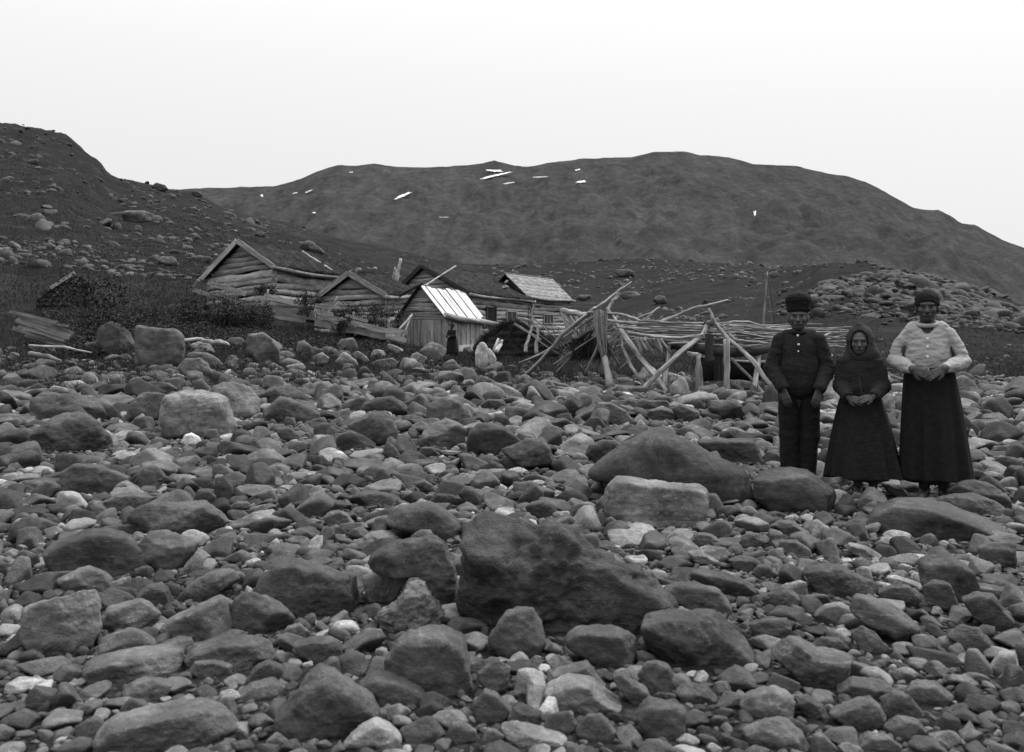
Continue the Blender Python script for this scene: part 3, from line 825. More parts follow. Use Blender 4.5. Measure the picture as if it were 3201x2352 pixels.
('L', 1.0, '#large grey block alone on the heath', '440,615 460,595 510,593 535,605 540,626 480,630'),
('L', 1.25, '#mottled low boulder on the heath above the drying rack', '470,705 500,690 545,692 570,708 540,722 490,720'),
('L', 1.2, '#round boulder on the heath beneath the mottled low one', '612,725 640,708 670,710 682,738 640,748'),
('L', 1.1, '#flat grey boulder touching the right end of the plank-roofed house', '272,720 300,706 345,705 352,722 310,732'),
('L', 1.3, '#light boulder beside the thin mast', '1128,620 1140,603 1165,603 1175,622 1150,632'),
('L', 1.2, '#light stone on the heath left of the mast top', '1036,640 1050,620 1075,640 1080,655 1050,656'),
('L', 1.0, '#small boulder on the heath skyline', '908,595 918,583 935,588 938,602 920,604'),
]

DBG = False
INV = []      # (kind, object, X, Y, halfwidth, tone, wh, rounded, landmark, pxarea)
OCC = []      # footprints
rr = np.random.default_rng(5)
for idx, (fr, tone, mark, s) in enumerate(TR):
    ox, oy, sc = FR[fr]
    P = np.array([[float(a) for a in q.split(',')] for q in s.split()]) * sc + np.array([ox, oy])
    yb = P[:, 1].max(); yt = P[:, 1].min(); xm = (P[:, 0].min() + P[:, 0].max()) / 2; wpx = np.ptp(P[:, 0])
    Yb = ground_hit(xm, yb - (1 if fr in 'KLHJ' else 0), hi=145)
    if fr in 'KL': Yb = min(Yb, 140)
    if 'humped' in mark: Yb = ground_hit(xm, 1575)
    half = wpx * Yb / F / 2
    D = half * rr.uniform(.6, .8)
    if mark == 'the huge pitted boulder': D = half * .5
    if 'humped' in mark: D = half * .42
    Yc = Yb + D * .72
    xc = (xm - CX) / F * Yc
    L = (P - np.array([xm, HOR])) * Yc / F          # metres, x right, y down from the horizon
    L[:, 1] = CAMZ - L[:, 1]
    zb = L[:, 1].min()
    gnd = zg(xc, Yc)
    base = min(zb, gnd)
    low = L[:, 1] < zb + .25 * (L[:, 1].max() - zb)   # the foot goes down into the shingle
    L[low, 1] -= max(0, zb - gnd) + .10 * (L[:, 1].max() - zb)
    L[:, 1] -= gnd
    if tone > 1.25 and fr not in 'KLHJ': tone *= 1.3
    if fr == 'J' or (fr == 'H' and tone < 3): tone *= 1.6
    if fr == 'A': tone *= 1.2  # left-hand stones lightened; plate fog over them is partly put into their colour
    lvl = 6 if wpx > 230 else 5 if wpx > 90 else 4
    if fr in 'KL': lvl = 4
    pit = mark in ('the huge pitted boulder', 'the rough pyramid stone')
    smooth = any(k in mark for k in ('smooth', 'egg', 'whale', 'white', 'humped', 'dome'))
    v, f, c = outline_rock(rr, L, D, lvl, 1.9 if pit else .55 if smooth else 1.0, 0 if 'humped' in mark else 2 if 'square' in mark else 4 if smooth else 10, 4.5 if 'square' in mark else 0)
    az = -math.atan2(xc, Yc)
    hill = fr in 'KL'
    nm = 'boulder' if (wpx > 110 or hill) else 'stone'
    o = link(nm, mesh_from(nm, v, f, True, {'tone': np.full(len(v), tone)}), M['rock_far'] if hill or fr in 'HJ' else (M['rock_pit'] if pit else M['rock']), None, (xc, Yc, gnd), az)
    if DBG and wpx > 200:
        ca, sa = math.cos(az), math.sin(az); wx = v[:, 0] * ca - v[:, 1] * sa + xc; wy = v[:, 0] * sa + v[:, 1] * ca + Yc; pxs = CX + wx / wy * F; pys = HOR - (v[:, 2] + gnd - CAMZ) / wy * F
        print(idx, mark, 'want', P.min(0).round(), P.max(0).round(), 'got', pxs.min().round(), pys.min().round(), pxs.max().round(), pys.max().round(), 'Y', round(Yc, 2))
    INV.append(dict(o=o, X=xc, Y=Yc, hw=half, tone=tone, wh=wpx / max(1, yt * 0 + np.ptp(P[:, 1])), rnd=smooth, mark=mark, px=wpx * np.ptp(P[:, 1]), cat=nm))
    OCC.append((xc, Yc, half * .92, D * .95))

MK = np.zeros((300, 420), np.float32)
gy, gx = np.mgrid[0:300, 0:420]; gx = gx * 8 - 80 + 4; gy = gy * 8 + 4
for fr, tone, mark, s_ in TR:
    if fr in 'KL': continue
    ox, oy, sc = FR[fr]; P = np.array([[float(a) for a in q.split(',')] for q in s_.split()]) * sc + np.array([ox, oy])
    ins = np.zeros(gx.shape, bool)
    for i in range(len(P)):
        (x0, y0), (x1, y1) = P[i], P[(i + 1) % len(P)]
        if y0 == y1: continue
        cr = ((y0 > gy) != (y1 > gy)) & (gx < (x1 - x0) * (gy - y0) / (y1 - y0) + x0); ins ^= cr
    d_ = CAMZ * F / max(P[:, 1].max() - HOR, 40)
    MK[ins] = np.where(MK[ins] == 0, d_, np.maximum(MK[ins], 0) * 0 + np.minimum(MK[ins], d_))
def hides(X, Y, r):
    cx_, cy_, q = CX + X * F / Y, HOR + (CAMZ - .35 * r) * F / Y, r * F / Y
    n = 0; k = 0
    for dx, dy in ((0, -.55), (-.6, -.3), (.6, -.3), (0, 0), (-.75, .1), (.75, .1), (0, .4)):
        i, j = int((cy_ + dy * q) / 8), int((cx_ + dx * q + 80) / 8)
        if 0 <= i < 300 and 0 <= j < 420:
            k += 1; n += MK[i, j] > Y - .3 * r
    return n >= 2 and q > 14
# people and posts keep the shingle clear under their feet
FEET = [(3.18, 7.1, .30), (2.72, 7.26, .28), (2.33, 7.5, .25)]
cells = {}
def put(X, Y, r):
    k = (int(X / Y / .02), int(math.log(Y) / .03)); cells.setdefault(k, []).append((X, Y, r))
def free(X, Y, r, gap):
    a = int(X / Y / .02); b = int(math.log(Y) / .03); n = max(1, int(.0 + (r + .12 * min(Y, 3)) / Y / .02 / 2) + 1); n = min(n, 5)
    for i in range(a - n, a + n + 1):
        for j in range(b - n, b + n + 1):
            for (x, y, q) in cells.get((i, j), ()):
                if (x - X) ** 2 + (y - Y) ** 2 < ((q + r) * gap) ** 2: return False
    return True
OC = np.array(OCC)
def clear(X, Y, r):
    e = ((X - OC[:, 0]) / (OC[:, 2] + r * .55)) ** 2 + ((Y - OC[:, 1]) / (OC[:, 3] + r * .55)) ** 2
    if e.min() < 1: return False
    return all((X - a) ** 2 + (Y - b) ** 2 > (c + r * .8) ** 2 for a, b, c in FEET)

SC = []
rs = np.random.default_rng(21)
levels = np.concatenate([np.geomspace(.26, .022, 13), [.017, .013]])
for r0 in levels:
    Ymax = min(27.0, r0 * F / 7.5)
    Ymin = 1.9
    if r0 > .17: Ymin = 5
    n = int((math.log(Ymax / Ymin) if False else 1) * 1)
    area = .62 * (Ymax ** 2 - Ymin ** 2)
    if area <= 0: continue
    cover = .13 if r0 > .12 else .2
    tries = int(min(area * cover / (math.pi * r0 * r0) * 2.3, 26000))
    Yr = np.sqrt(rs.uniform(Ymin ** 2, Ymax ** 2, tries)); kr = rs.uniform(-.66, .66, tries); jr = rs.uniform(.82, 1.22, tries)
    for t in range(tries):
        Y = Yr[t]; X = kr[t] * Y; r = r0 * jr[t]
        ye = np.interp(CX + kr[t] * F, YB[:, 0], YB[:, 1])
        if Y > ye + .8 and rs.random() > (.35 if Y < ye + 4 else .1): continue
        if r * F / Y > 58: continue
        if hides(X, Y, r): continue
        if not clear(X, Y, r): continue
        if not free(X, Y, r, .80): continue
        put(X, Y, r); SC.append((X, Y, r))
print('scatter stones', len(SC))
SC = np.array(SC)
spx = SC[:, 2] * F / SC[:, 1]
vis = (abs(SC[:, 0] / SC[:, 1]) < .565) & (CAMZ * F / SC[:, 1] + HOR < 2420)
order = np.argsort(-np.where(vis, spx, 0))
NIND = 300 - len(INV)
ind = set(order[:NIND].tolist())
protos = {}
def proto(lvl, rounded, k):
    key = (lvl, rounded, k)
    if key not in protos:
        protos[key] = rand_rock(np.random.default_rng(1000 + hash(key) % 99991 if False else 31 * lvl + 7 * k + (500 if rounded else 0)), lvl, rounded)
    return protos[key]
SZ = zground(SC[:, 0], SC[:, 1])
SV = []; SFc = []; ST = []; nv = 0
for n, (X, Y, r) in enumerate(SC):
    px = r * F / Y
    lvl = 5 if px > 62 else 4 if px > 34 else 3 if px > 11 else 2
    rounded = rs.random() < .25
    k = int(rs.integers(0, 26))
    v, f = proto(lvl, rounded, k)
    a = rs.uniform(0, 6.28); ca, sa = math.cos(a), math.sin(a)
    fl = rs.uniform(.75, 1.25)
    s3 = np.array([1.0, rs.uniform(.8, 1.1), fl]) * r * 1.12
    v = v * s3
    v = np.stack([v[:, 0] * ca - v[:, 1] * sa, v[:, 0] * sa + v[:, 1] * ca, v[:, 2]], 1)
    tone = float(np.clip(rs.lognormal(-.06, .5), .40, 2.8))
    if rs.random() < .07: tone = rs.uniform(2.2, 4.2)
    z = SZ[n] + r * rs.uniform(.05, .32)
    if n in ind:
        o = link('stone', mesh_from('stone', v, f, True, {'tone': np.full(len(v), tone)}), M['rock'], None, (X, Y, z))
        INV.append(dict(o=o, X=X, Y=Y, hw=r, tone=tone, wh=np.ptp(v[:, 0]) / np.ptp(v[:, 2]), rnd=rounded, mark='', px=px * px * 3, cat='stone'))
    else:
        SV.append(v + np.array([X, Y, z])); SFc.append(f + nv); ST.append(np.full(len(v), tone)); nv += len(v)
tag(link('beach_stones', mesh_from('beach_stones', np.concatenate(SV), np.concatenate(SFc), True, {'tone': np.concatenate(ST)}), M['rock']),
    'countless small grey cobbles and shingle filling the beach between the boulders', 'shingle', kind='stuff')

# small stones strewn over hillside, heath and knoll
SV = []; SFc = []; ST = []; nv = 0
rh = np.random.default_rng(77)
def strew(n, kx, yy, rad, tone, sink=.35, lvl=2, clump=None):
    global nv
    N = n * 6
    x = rh.uniform(*kx, N); Y = np.exp(rh.uniform(math.log(yy[0]), math.log(yy[1]), N)); X = (x - CX) / F * Y
    if clump is not None:
        keep = fbm(np.stack([X * clump, Y * clump, X * 0 + 2.], 1), 3) > rh.uniform(-.1, .45, N); X, Y = X[keep], Y[keep]
    X, Y = X[:n], Y[:n]; Z = zground(X, Y)
    for X_, Y_, Z_ in zip(X, Y, Z):
        r = rad * min(rh.lognormal(0, .45), 2.6)
        v, f = proto(lvl, rh.random() < .35, int(rh.integers(0, 26)))
        a = rh.uniform(0, 6.28); ca, sa = math.cos(a), math.sin(a)
        v = v * (r * np.array([1.15, .9, rh.uniform(.8, 1.3)]))
        v = np.stack([v[:, 0] * ca - v[:, 1] * sa, v[:, 0] * sa + v[:, 1] * ca, v[:, 2]], 1)
        SV.append(v + np.array([X_, Y_, Z_ + r * (.30 - sink)])); SFc.append(f + nv); ST.append(np.full(len(v), tone * rh.lognormal(0, .25))); nv += len(v)
strew(1000, (-200, 1350), (56, 150), .24, .80, .36, 2, .06)
strew(120, (-100, 1000), (70, 150), .46, .62, .48, 3, .05)
strew(260, (700, 1350), (60, 150), .22, 1.0, .36, 2, .06)
strew(560, (1300, 2600), (60, 152), .20, 1.0, .32, 2, .06)
strew(460, (1500, 2550), (110, 150), .26, 1.0, .3, 2, None)
strew(2200, (2430, 3500), (54, 90), .18, .52, .28, 2, .09)
strew(260, (2520, 3450), (57, 86), .75, .5, .58, 3, .06)
strew(1500, (2540, 3500), (58, 86), .32, .52, .46, 3, .08)
strew(260, (2500, 3300), (24, 50), .09, .9, .2, 2, .2)
strew(230, (560, 1700), (24, 33), .15, 1.0, .2, 3, .35)
strew(160, (-100, 640), (20, 30), .13, 1.0, .2, 3, .3)
tag(link('hillside_stones', mesh_from('hillside_stones', np.concatenate(SV), np.concatenate(SFc), True, {'tone': np.concatenate(ST)}), M['rock_far']),
    'innumerable lichened stones strewn over the hillside, heath and rocky knoll', 'stones', kind='stuff')

# ---- labels of the stones: look first, then where they lie beside a landmark
LM = [(d['mark'], d['X'], d['Y']) for d in INV if d['mark'] and d['mark'][0] != '#']
LM += [('the boy in the tall cap', 2.33, 7.5), ('the kerchiefed girl', 2.72, 7.26), ('the woman in the pale blouse', 3.18, 7.1)]
def tone_word(t): return 'dark' if t < .72 else 'dull grey' if t < .93 else 'mid grey' if t < 1.18 else 'light grey' if t < 1.7 else 'pale'
def shape_word(d):
    a = 'rounded' if d['rnd'] else 'angular'
    return ('long ' if d['wh'] > 2.3 else 'tall ' if d['wh'] < 1.25 else '') + a
groups = {}
for d in INV:
    mk = d['mark']
    if mk.startswith('#'):
        tag(d['o'], mk[1:], 'boulder'); continue
    if mk:
        body = mk[4:]
        where = ', %s, on the beach' % tone_word(d['tone']) if not any(t in body for t in ('dark', 'light', 'pale', 'white')) else ' on the stony beach'
        tag(d['o'], body + where, 'boulder'); continue
    best = min(LM, key=lambda m: math.hypot((m[1] / m[2] - d['X'] / d['Y']), .55 * math.log(m[2] / d['Y'])))
    du = d['X'] / d['Y'] - best[1] / best[2]; dv = .55 * math.log(d['Y'] / best[2])
    rel = ('right of ' if du > 0 else 'left of ') if abs(du) > abs(dv) else ('behind ' if dv > 0 else 'in front of ')
    d['dist'] = math.hypot(du, dv)
    groups.setdefault((tone_word(d['tone']), shape_word(d), rel, best[0], d['cat']), []).append(d)
ORD = ['', 'second ', 'third ', 'fourth ', 'fifth ', 'sixth ', 'seventh ', 'eighth ', 'ninth ', 'tenth ']
for (tw, sw, rel, lm, cat), ds in groups.items():
    ds.sort(key=lambda d: d['dist'])
    for n, d in enumerate(ds):
        if len(ds) == 1: lab = '%s %s %s %s%s' % (tw, sw, cat, rel, lm)
        elif n == 0: lab = '%s %s %s closest %s%s' % (tw, sw, cat, rel, lm)
        else: lab = '%s%s %s %s counting away %s%s' % (ORD[min(n, 9)], tw, sw, cat, rel, lm)
        tag(d['o'], lab, cat)
# ------------------------------------------------------------------ buildings
def corners(xc, Yc, xl, xr, th):
    C = np.array([(xc - CX) / F * Yc, Yc]); kc = (xc - CX) / F; kl = (xl - CX) / F; kr = (xr - CX) / F
    c, s = math.cos(R(th)), math.sin(R(th))
    g = np.array([-c, s]); l = np.array([s, c])
    a = (C[0] - kl * C[1]) / (c + kl * s); b = (kr * C[1] - C[0]) / (s - kr * c)
    return dict(FR=C, FL=C + a * g, BR=C + b * l, BL=C + a * g + b * l, g=g, l=l, a=a, b=b)

def zpx(y, Y): return CAMZ + (HOR - y) * Y / F
def p3(p, z): return np.array([p[0], p[1], z])

def log_wall(m, P0, P1, zb0, zb1, zt0, zt1, nrm, apex=None, logh=.21, seed=0, over=.10, bulge=.055):
    """horizontal split logs between two corners; with apex the wall runs up into a gable"""
    rg = random.Random(seed)
    P0 = np.asarray(P0, float); P1 = np.asarray(P1, float); L = np.linalg.norm(P1 - P0); nrm = np.asarray(nrm, float)
    d = (P1 - P0) / L
    H = max(zt0 - zb0, zt1 - zb1); n = max(3, round(H / logh))
    ed = [k / n + (rg.uniform(-.28, .28) / n if 0 < k < n else 0) for k in range(n + 1)]
    rows = [(ed[k], ed[k + 1], 0) for k in range(n)]
    if apex is not None:
        n2 = max(2, round((apex - (zt0 + zt1) / 2) / logh)); rows += [(k / n2, (k + 1) / n2, 1) for k in range(n2)]
    for (v0, v1, gab) in rows:
        if gab:
            u0, u1 = .5 * v0, 1 - .5 * v0; ns = max(4, int(16 * (u1 - u0)))
        else: u0, u1 = -over * rg.uniform(.6, 1.3) / L, 1 + over * rg.uniform(.6, 1.3) / L; ns = 18
        ph = rg.uniform(0, 9); gid = rg.uniform(0, 400); taper = rg.uniform(-.012, .012)
        def zz(u, v):
            b = zb0 + (zb1 - zb0) * u; t = zt0 + (zt1 - zt0) * u
            if gab: return t + (apex - t) * v
            return b + (t - b) * v
        V = []; G = []
        prof = [(-.02, -.5), (0.04, -.1), (.14, .7), (.5, 1), (.84, .8), (.95, -.1), (1.02, -.5)]
        for i in range(ns + 1):
            f_ = i / ns
            for (pv, po) in prof:
                u = u0 + (u1 - u0) * f_
                if gab:      # sloping ends under the roof
                    vv = v0 + (v1 - v0) * np.clip(pv, 0, 1)
                    u = .5 * vv + (1 - vv) * f_
                wv = .15 * math.sin(u * L * .9 + ph) + .07 * math.sin(u * L * 3.1 + ph * 2) + .05 * rg.uniform(-1, 1)
                z = zz(np.clip(u, 0, 1), v0 + (v1 - v0) * (pv + wv * (1 if 0 <= pv <= 1 else 1)))
                off = po * bulge * (1 + .25 * math.sin(u * L * 2.2 + ph)) + taper
                q = P0 + d * u * L + nrm * off
                V.append((q[0], q[1], z)); G.append((u * L, pv * .2, gid))
        k = len(prof); Fc = []
        for i in range(ns):
            for j in range(k - 1): Fc.append([i * k + j, (i + 1) * k + j, (i + 1) * k + j + 1, i * k + j + 1])
        Fc.append(list(range(k))); Fc.append([ns * k + j for j in range(k)][::-1])
        m.add(V, Fc, G)

def slab(m, A, B, Cc, D, th, nu, nv, amp=.05, fr=1.2, seed=0.0):
    """thick sheet A-B (eave) to D-C (ridge), lumpy on top"""
    A, B, Cc, D = [np.asarray(q, float) for q in (A, B, Cc, D)]
    n = np.cross(B - A, D - A); n /= np.linalg.norm(n)
    if n[2] < 0: n = -n
    V = []; G = []
    for s in (0, 1):
        for i in range(nu):
            for j in range(nv):
                u, t = i / (nu - 1), j / (nv - 1)
                q = (A * (1 - u) + B * u) * (1 - t) + (D * (1 - u) + Cc * u) * t
                if s: q = q + n * (th + amp * 1.6 * float(fbm(np.array([q * fr + seed]), 3)[0]))
                V.append(q); G.append((u, t, seed))
    N = nu * nv; Fc = []
    for i in range(nu - 1):
        for j in range(nv - 1):
            a, b, c, d = i * nv + j, (i + 1) * nv + j, (i + 1) * nv + j + 1, i * nv + j + 1
            Fc.append([N + a, N + b, N + c, N + d]); Fc.append([d, c, b, a])
    rim = [i * nv for i in range(nu)] + [(nu - 1) * nv + j for j in range(1, nv)] + [i * nv + nv - 1 for i in range(nu - 2, -1, -1)] + [j for j in range(nv - 2, 0, -1)]
    for a in range(len(rim)):
        b = (a + 1) % len(rim); Fc.append([rim[a], rim[b], N + rim[b], N + rim[a]])
    m.add(V, Fc, G)
    return n

def turf_side(root, E0, E1, R0, R1, th=.16, grass=260, seed=0):
    m = MB(); slab(m, E0, E1, R1, R0, th, 26, 12, .07, 1.3, seed)
    o = m.build('roof', M['turf'], root, True, root.location)
    gb = MB(); E0, E1, R0, R1 = [np.asarray(q, float) for q in (E0, E1, R0, R1)]
    n = np.cross(E1 - E0, R0 - E0); n /= np.linalg.norm(n); n *= np.sign(n[2])
    for _ in range(grass):
        u, t = random.random(), random.random()
        if random.random() < .3: t = random.choice((0, 1, random.random() * .1))
        q = (E0 * (1 - u) + E1 * u) * (1 - t) + (R0 * (1 - u) + R1 * u) * t + n * (th - .02)
        gb.blades(q, .16, 6, .06, 1.0, .008)
    g = gb.build('turf_grass', M['grass'], o, False, root.location); g.location = (0, 0, 0)
    g['kind'] = 'stuff'
    o.location = (0, 0, 0)
    return o

def child(m, name, mat, root, smooth=False):
    o = m.build(name, mat, root, smooth, root.location); o.location = (0, 0, 0); return o

def window(root, P, u_dir, nrm, w_, h_, bars=1):
    """P: centre on the wall face"""
    P = np.asarray(P, float); u = np.array([u_dir[0], u_dir[1], 0]); n = np.array([nrm[0], nrm[1], 0]); z = np.array([0, 0, 1.0])
    m = MB(); m.beam(P - z * h_ / 2 + n * .075, P + z * h_ / 2 + n * .075, w_, .02, u)
    pane = child(m, 'window', M['pane'], root)
    f_ = MB(); t = .05
    for s in (-1, 1):
        f_.beam(P - z * (h_ / 2 + t) + u * s * (w_ / 2) + n * .09, P + z * (h_ / 2 + t) + u * s * w_ / 2 + n * .09, t, .05, u)
        f_.beam(P - u * w_ / 2 + z * s * h_ / 2 + n * .088, P + u * w_ / 2 + z * s * h_ / 2 + n * .088, t, .05, z)
    for b in range(bars):
        o = (b + 1) / (bars + 1) - .5
        f_.beam(P - z * h_ / 2 + u * o * w_ + n * .092, P + z * h_ / 2 + u * o * w_ + n * .092, t * .8, .035, u)
    fo = f_.build('window_frame', M['frame'], pane, False, root.location); fo.location = (0, 0, 0)

def gabled(name, label, cat, K, ze, zr, zb, roof='turf', over=.30, ridge_over=.30, barge='plank', seed=1, logh=.21, gable_mat='log', th=.16, back_over=.3):
    """ze: eave heights FL, FR, BR; zr: ridge front, back; zb: base heights FL, FR, BR"""
    FL, FR_, BR, BL, g, l = K['FL'], K['FR'], K['BR'], K['BL'], K['g'], K['l']
    zfl, zfr, zbr = ze; zbl = zfl + zbr - zfr
    bfl, bfr, bbr = zb; bbl = bfl + bbr - bfr
    mid = (FL + FR_) / 2; midb = (BL + BR) / 2
    root = empty(name, (mid[0], mid[1], min(zb)))
    tag(root, label, cat)
    # bevel off the pure geometry: walls
    m = MB(); log_wall(m, FL, FR_, bfl, bfr, zfl, zfr, -l, zr[0], logh, seed)
    child(m, 'gable_wall', M[gable_mat], root, True)
    m = MB(); log_wall(m, FR_, BR, bfr, bbr, zfr, zbr, -g, None, logh, seed + 1)
    child(m, 'side_wall', M['log'], root, True)
    m = MB(); log_wall(m, BR, BL, bbr, bbl, zbr, zbl, l, zr[1], logh, seed + 2); log_wall(m, BL, FL, bbl, bfl, zbl, zfl, g, None, logh, seed + 3)
    child(m, 'rear_wall', M['log'], root, True)
    # roof planes, each overhanging
    RF = p3(mid - l * ridge_over, zr[0] + .10); RB = p3(midb + l * back_over, zr[1] + .10)
    def eave(p, z, side):
        q = p3(p, z); top = p3(mid if side is None else side, 0)
        return q
    def ext(E, Rr, k):        # push the eave outwards down the slope
        d = E - Rr; return Rr + d * (1 + k / np.linalg.norm(d))
    for sgn, A, B, za, zb_ in ((1, FR_, BR, zfr, zbr), (-1, FL, BL, zfl, zbl)):
        E0 = ext(p3(A - l * ridge_over, za + .10), RF, over); E1 = ext(p3(B + l * back_over, zb_ + .10), RB, over)
        if roof == 'turf': turf_side(root, E0, E1, RF, RB, th, 320, seed + sgn)
        elif roof == 'plank':
            m = MB(); nb = 11
            for k in range(nb):
                u = (k + .5) / nb; du = np.linalg.norm(E1 - E0) / nb
                j = random.uniform(-.16, .1)
                a = E0 + (E1 - E0) * u; b = RF + (RB - RF) * u
                a = a + (a - b) / np.linalg.norm(a - b) * j
                m.beam(a + np.array([0, 0, .03 * (k % 2)]), b + np.array([0, 0, .03 * (k % 2)]), du * random.uniform(.76, .95), .03, E1 - E0, n=5)
            child(m, 'roof', M['pale_plank'], root)
            m = MB(); slab(m, E0 - [0, 0, .05], E1 - [0, 0, .05], RB - [0, 0, .05], RF - [0, 0, .05], .03, 3, 3, 0)
            child(m, 'roof_boarding', M['dark_wood'], root)
        elif roof == 'shingle':
            m = MB(); nb = 12
            for k in range(nb):
                t0 = k / nb; t1 = (k + 1.35) / nb
                a0 = E0 + (RF - E0) * t0; a1 = E1 + (RB - E1) * t0; b0 = E0 + (RF - E0) * t1; b1 = E1 + (RB - E1) * t1
                c0 = (a0 + b0) / 2; c1 = (a1 + b1) / 2
                m.beam(c0 + [0, 0, .03 + .02 * (k % 2)], c1 + [0, 0, .03 + .02 * (k % 2)], np.linalg.norm(a0 - b0), .03, b0 - a0, n=7, jit=.1)
            child(m, 'roof', M['board_roof'], root)
            m = MB(); slab(m, E0 - [0, 0, .06], E1 - [0, 0, .06], RB - [0, 0, .06], RF - [0, 0, .06], .04, 3, 3, 0)
            child(m, 'roof_boarding', M['dark_wood'], root)
        # bargeboard on the front edge, log along the eave
        if barge:
            m = MB(); up = np.array([0, 0, 1.0]); o3 = np.array([-l[0], -l[1], 0]) * .03
            m.beam(E0 + o3 + [0, 0, th * .35], RF + o3 + [0, 0, th * .55], .24, .04, up, n=6, jit=.08)
            child(m, 'bargeboard', M['plank' if barge == 'plank' else 'dark_wood'], root)
        m = MB(); dv = (E1 - E0) / np.linalg.norm(E1 - E0)
        m.pole(E0 - dv * .12 + [0, 0, .04], E1 + dv * .12 + [0, 0, .04], .10, .085, .03, .006, 12, 9, .10)
        child(m, 'eave_log', M['pole'], root, True)
    return root, dict(RF=RF, RB=RB)

# 1 the turf-roofed log cabin on the left
K1 = corners(858, 44, 655, 1060, 25)
Yl, Yr_ = K1['FL'][1], K1['BR'][1]
h1, i1 = gabled('log_cabin', 'weathered log cabin with sloping turf roof and light bargeboards at the foot of the hillside', 'cabin', K1,
       (zpx(872, Yl), zpx(838, 44), zpx(868, Yr_)), (zpx(768, 45), zpx(800, 48.5)), (zpx(1012, Yl), zpx(1000, 44), zpx(1000, Yr_)), seed=3, logh=.29)
# 2 the small gable in front of it
K2 = corners(1207, 42.5, 990, 1290, 16)
h2, i2 = gabled('log_storehouse', 'small low log storehouse with plain light bargeboards beside the larger log cabin', 'storehouse', K2,
       (zpx(948, K2['FL'][1]), zpx(932, 42.5), zpx(925, K2['BR'][1])), (zpx(868, 43), zpx(872, 46)), (zpx(1040, K2['FL'][1]), zpx(1050, 42.5), zpx(1040, K2['BR'][1])), seed=11, logh=.29, over=.22)
# 3 the long turf-roofed house behind the shed
K3 = corners(1470, 54, 1190, 1652, 30)
h3, i3 = gabled('log_house', 'long dark log house with sagging turf roof behind the plank shed', 'house', K3,
       (zpx(975, K3['FL'][1]), zpx(922, 54), zpx(944, K3['BR'][1])), (zpx(842, 55.6), zpx(868, 61.8)), (zpx(1060, K3['FL'][1]), zpx(1066, 54), zpx(1062, K3['BR'][1])), seed=21, logh=.27, barge='dark')
def on_wall(K, t, z): return np.array([*(K['FR'] + (K['BR'] - K['FR']) * t), z])
def wall_t(K, x):
    k = (x - CX) / F; C = K['FR']; d = K['BR'] - C
    return (k * C[1] - C[0]) / (d[0] - k * d[1])
t_ = wall_t(K3, 1596); Yw = on_wall(K3, t_, 0)[1]
window(h3, on_wall(K3, t_, zpx(990, Yw)), K3['l'], -K3['g'], 1.15, .62, 1)
t_ = wall_t(K3, 1532); Yw = on_wall(K3, t_, 0)[1]
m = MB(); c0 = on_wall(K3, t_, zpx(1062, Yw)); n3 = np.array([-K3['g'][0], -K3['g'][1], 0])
m.beam(c0 + n3 * .08, c0 + n3 * .08 + [0, 0, 1.95], .95, .05, np.array([*K3['l'], 0])); d_ = child(m, 'doorway_shade', M['interior_shade'], h3)  # flat board on the wall; the open doorway's inner shade is its colour
m = MB()
for s in (-1, 1): m.beam(c0 + n3 * .10 + np.array([*K3['l'], 0]) * s * .52, c0 + n3 * .10 + np.array([*K3['l'], 0]) * s * .52 + [0, 0, 2.0], .10, .09, np.array([*K3['l'], 0]))
o_ = m.build('door_frame', M['dark_wood'], d_, False, h3.location); o_.location = (0, 0, 0)
# 4 the board-roofed house continuing it on the right
K4 = corners(1664, 61, 1545, 1778, 30)
h4, i4 = gabled('log_house', 'light grey log house with split-board roof, rightmost of the buildings', 'house', K4,
       (zpx(930, K4['FL'][1]), zpx(925, 61), zpx(937, K4['BR'][1])), (zpx(866, 62.1), zpx(880, 67)), (zpx(1066, K4['FL'][1]), zpx(1066, 61), zpx(1060, K4['BR'][1])), roof='shingle', seed=31, logh=.25, barge=None, over=.35, ridge_over=1.1)
t_ = wall_t(K4, 1711); Yw = on_wall(K4, t_, 0)[1]
window(h4, on_wall(K4, t_, zpx(998, Yw)), K4['l'], -K4['g'], 1.3, .62, 2)
# stones and slabs that weigh down the board roof
for n_, (x, y, w_, hh) in enumerate([(1525, 856, 26, 12), (1545, 851, 22, 12), (1575, 860, 18, 9), (1600, 862, 34, 12), (1645, 868, 24, 12), (1665, 873, 22, 14)]):
    Yq = 62.5 + n_ * .6; c = at(x, y + 7, Yq)
    v, f = proto(3, True, n_); s_ = w_ * Yq / F / 2
    lab = ['grey stone farthest left on the ridge of the turf roof', 'round stone second along the roof ridge from the left', 'small stone third along the roof ridge', 'pale flat slab lying on the board roof ridge', 'dark stone on the board roof beyond the pale slab', 'peaked grey stone farthest right on the board roof'][n_]
    o = link('roof_stone', mesh_from('roof_stone', v * [s_, s_ * .7, s_ * .7], f, True, {'tone': np.full(len(v), [1, 1.1, 1, 2.2, .6, 1.1][n_])}), M['rock_far'], None, c)
    tag(o, lab, 'stone', 'stones holding down the roof boards')
for n_, (x, y, w_, tone) in enumerate([(1580, 899, 20, 2.8), (1582, 882, 15, 2.2)]):
    Yq = 58.2; c = at(x, y, Yq); v, f = proto(3, False, 7 + n_); s_ = w_ * Yq / F / 2
    o = link('roof_stone', mesh_from('roof_stone', v * [s_, s_, s_ * 1.4], f, True, {'tone': np.full(len(v), tone)}), M['rock_far'], None, c)
    tag(o, ['white stone standing on the turf roof slope above the window', 'smaller white stone perched on the white one on the turf slope'][n_], 'stone')

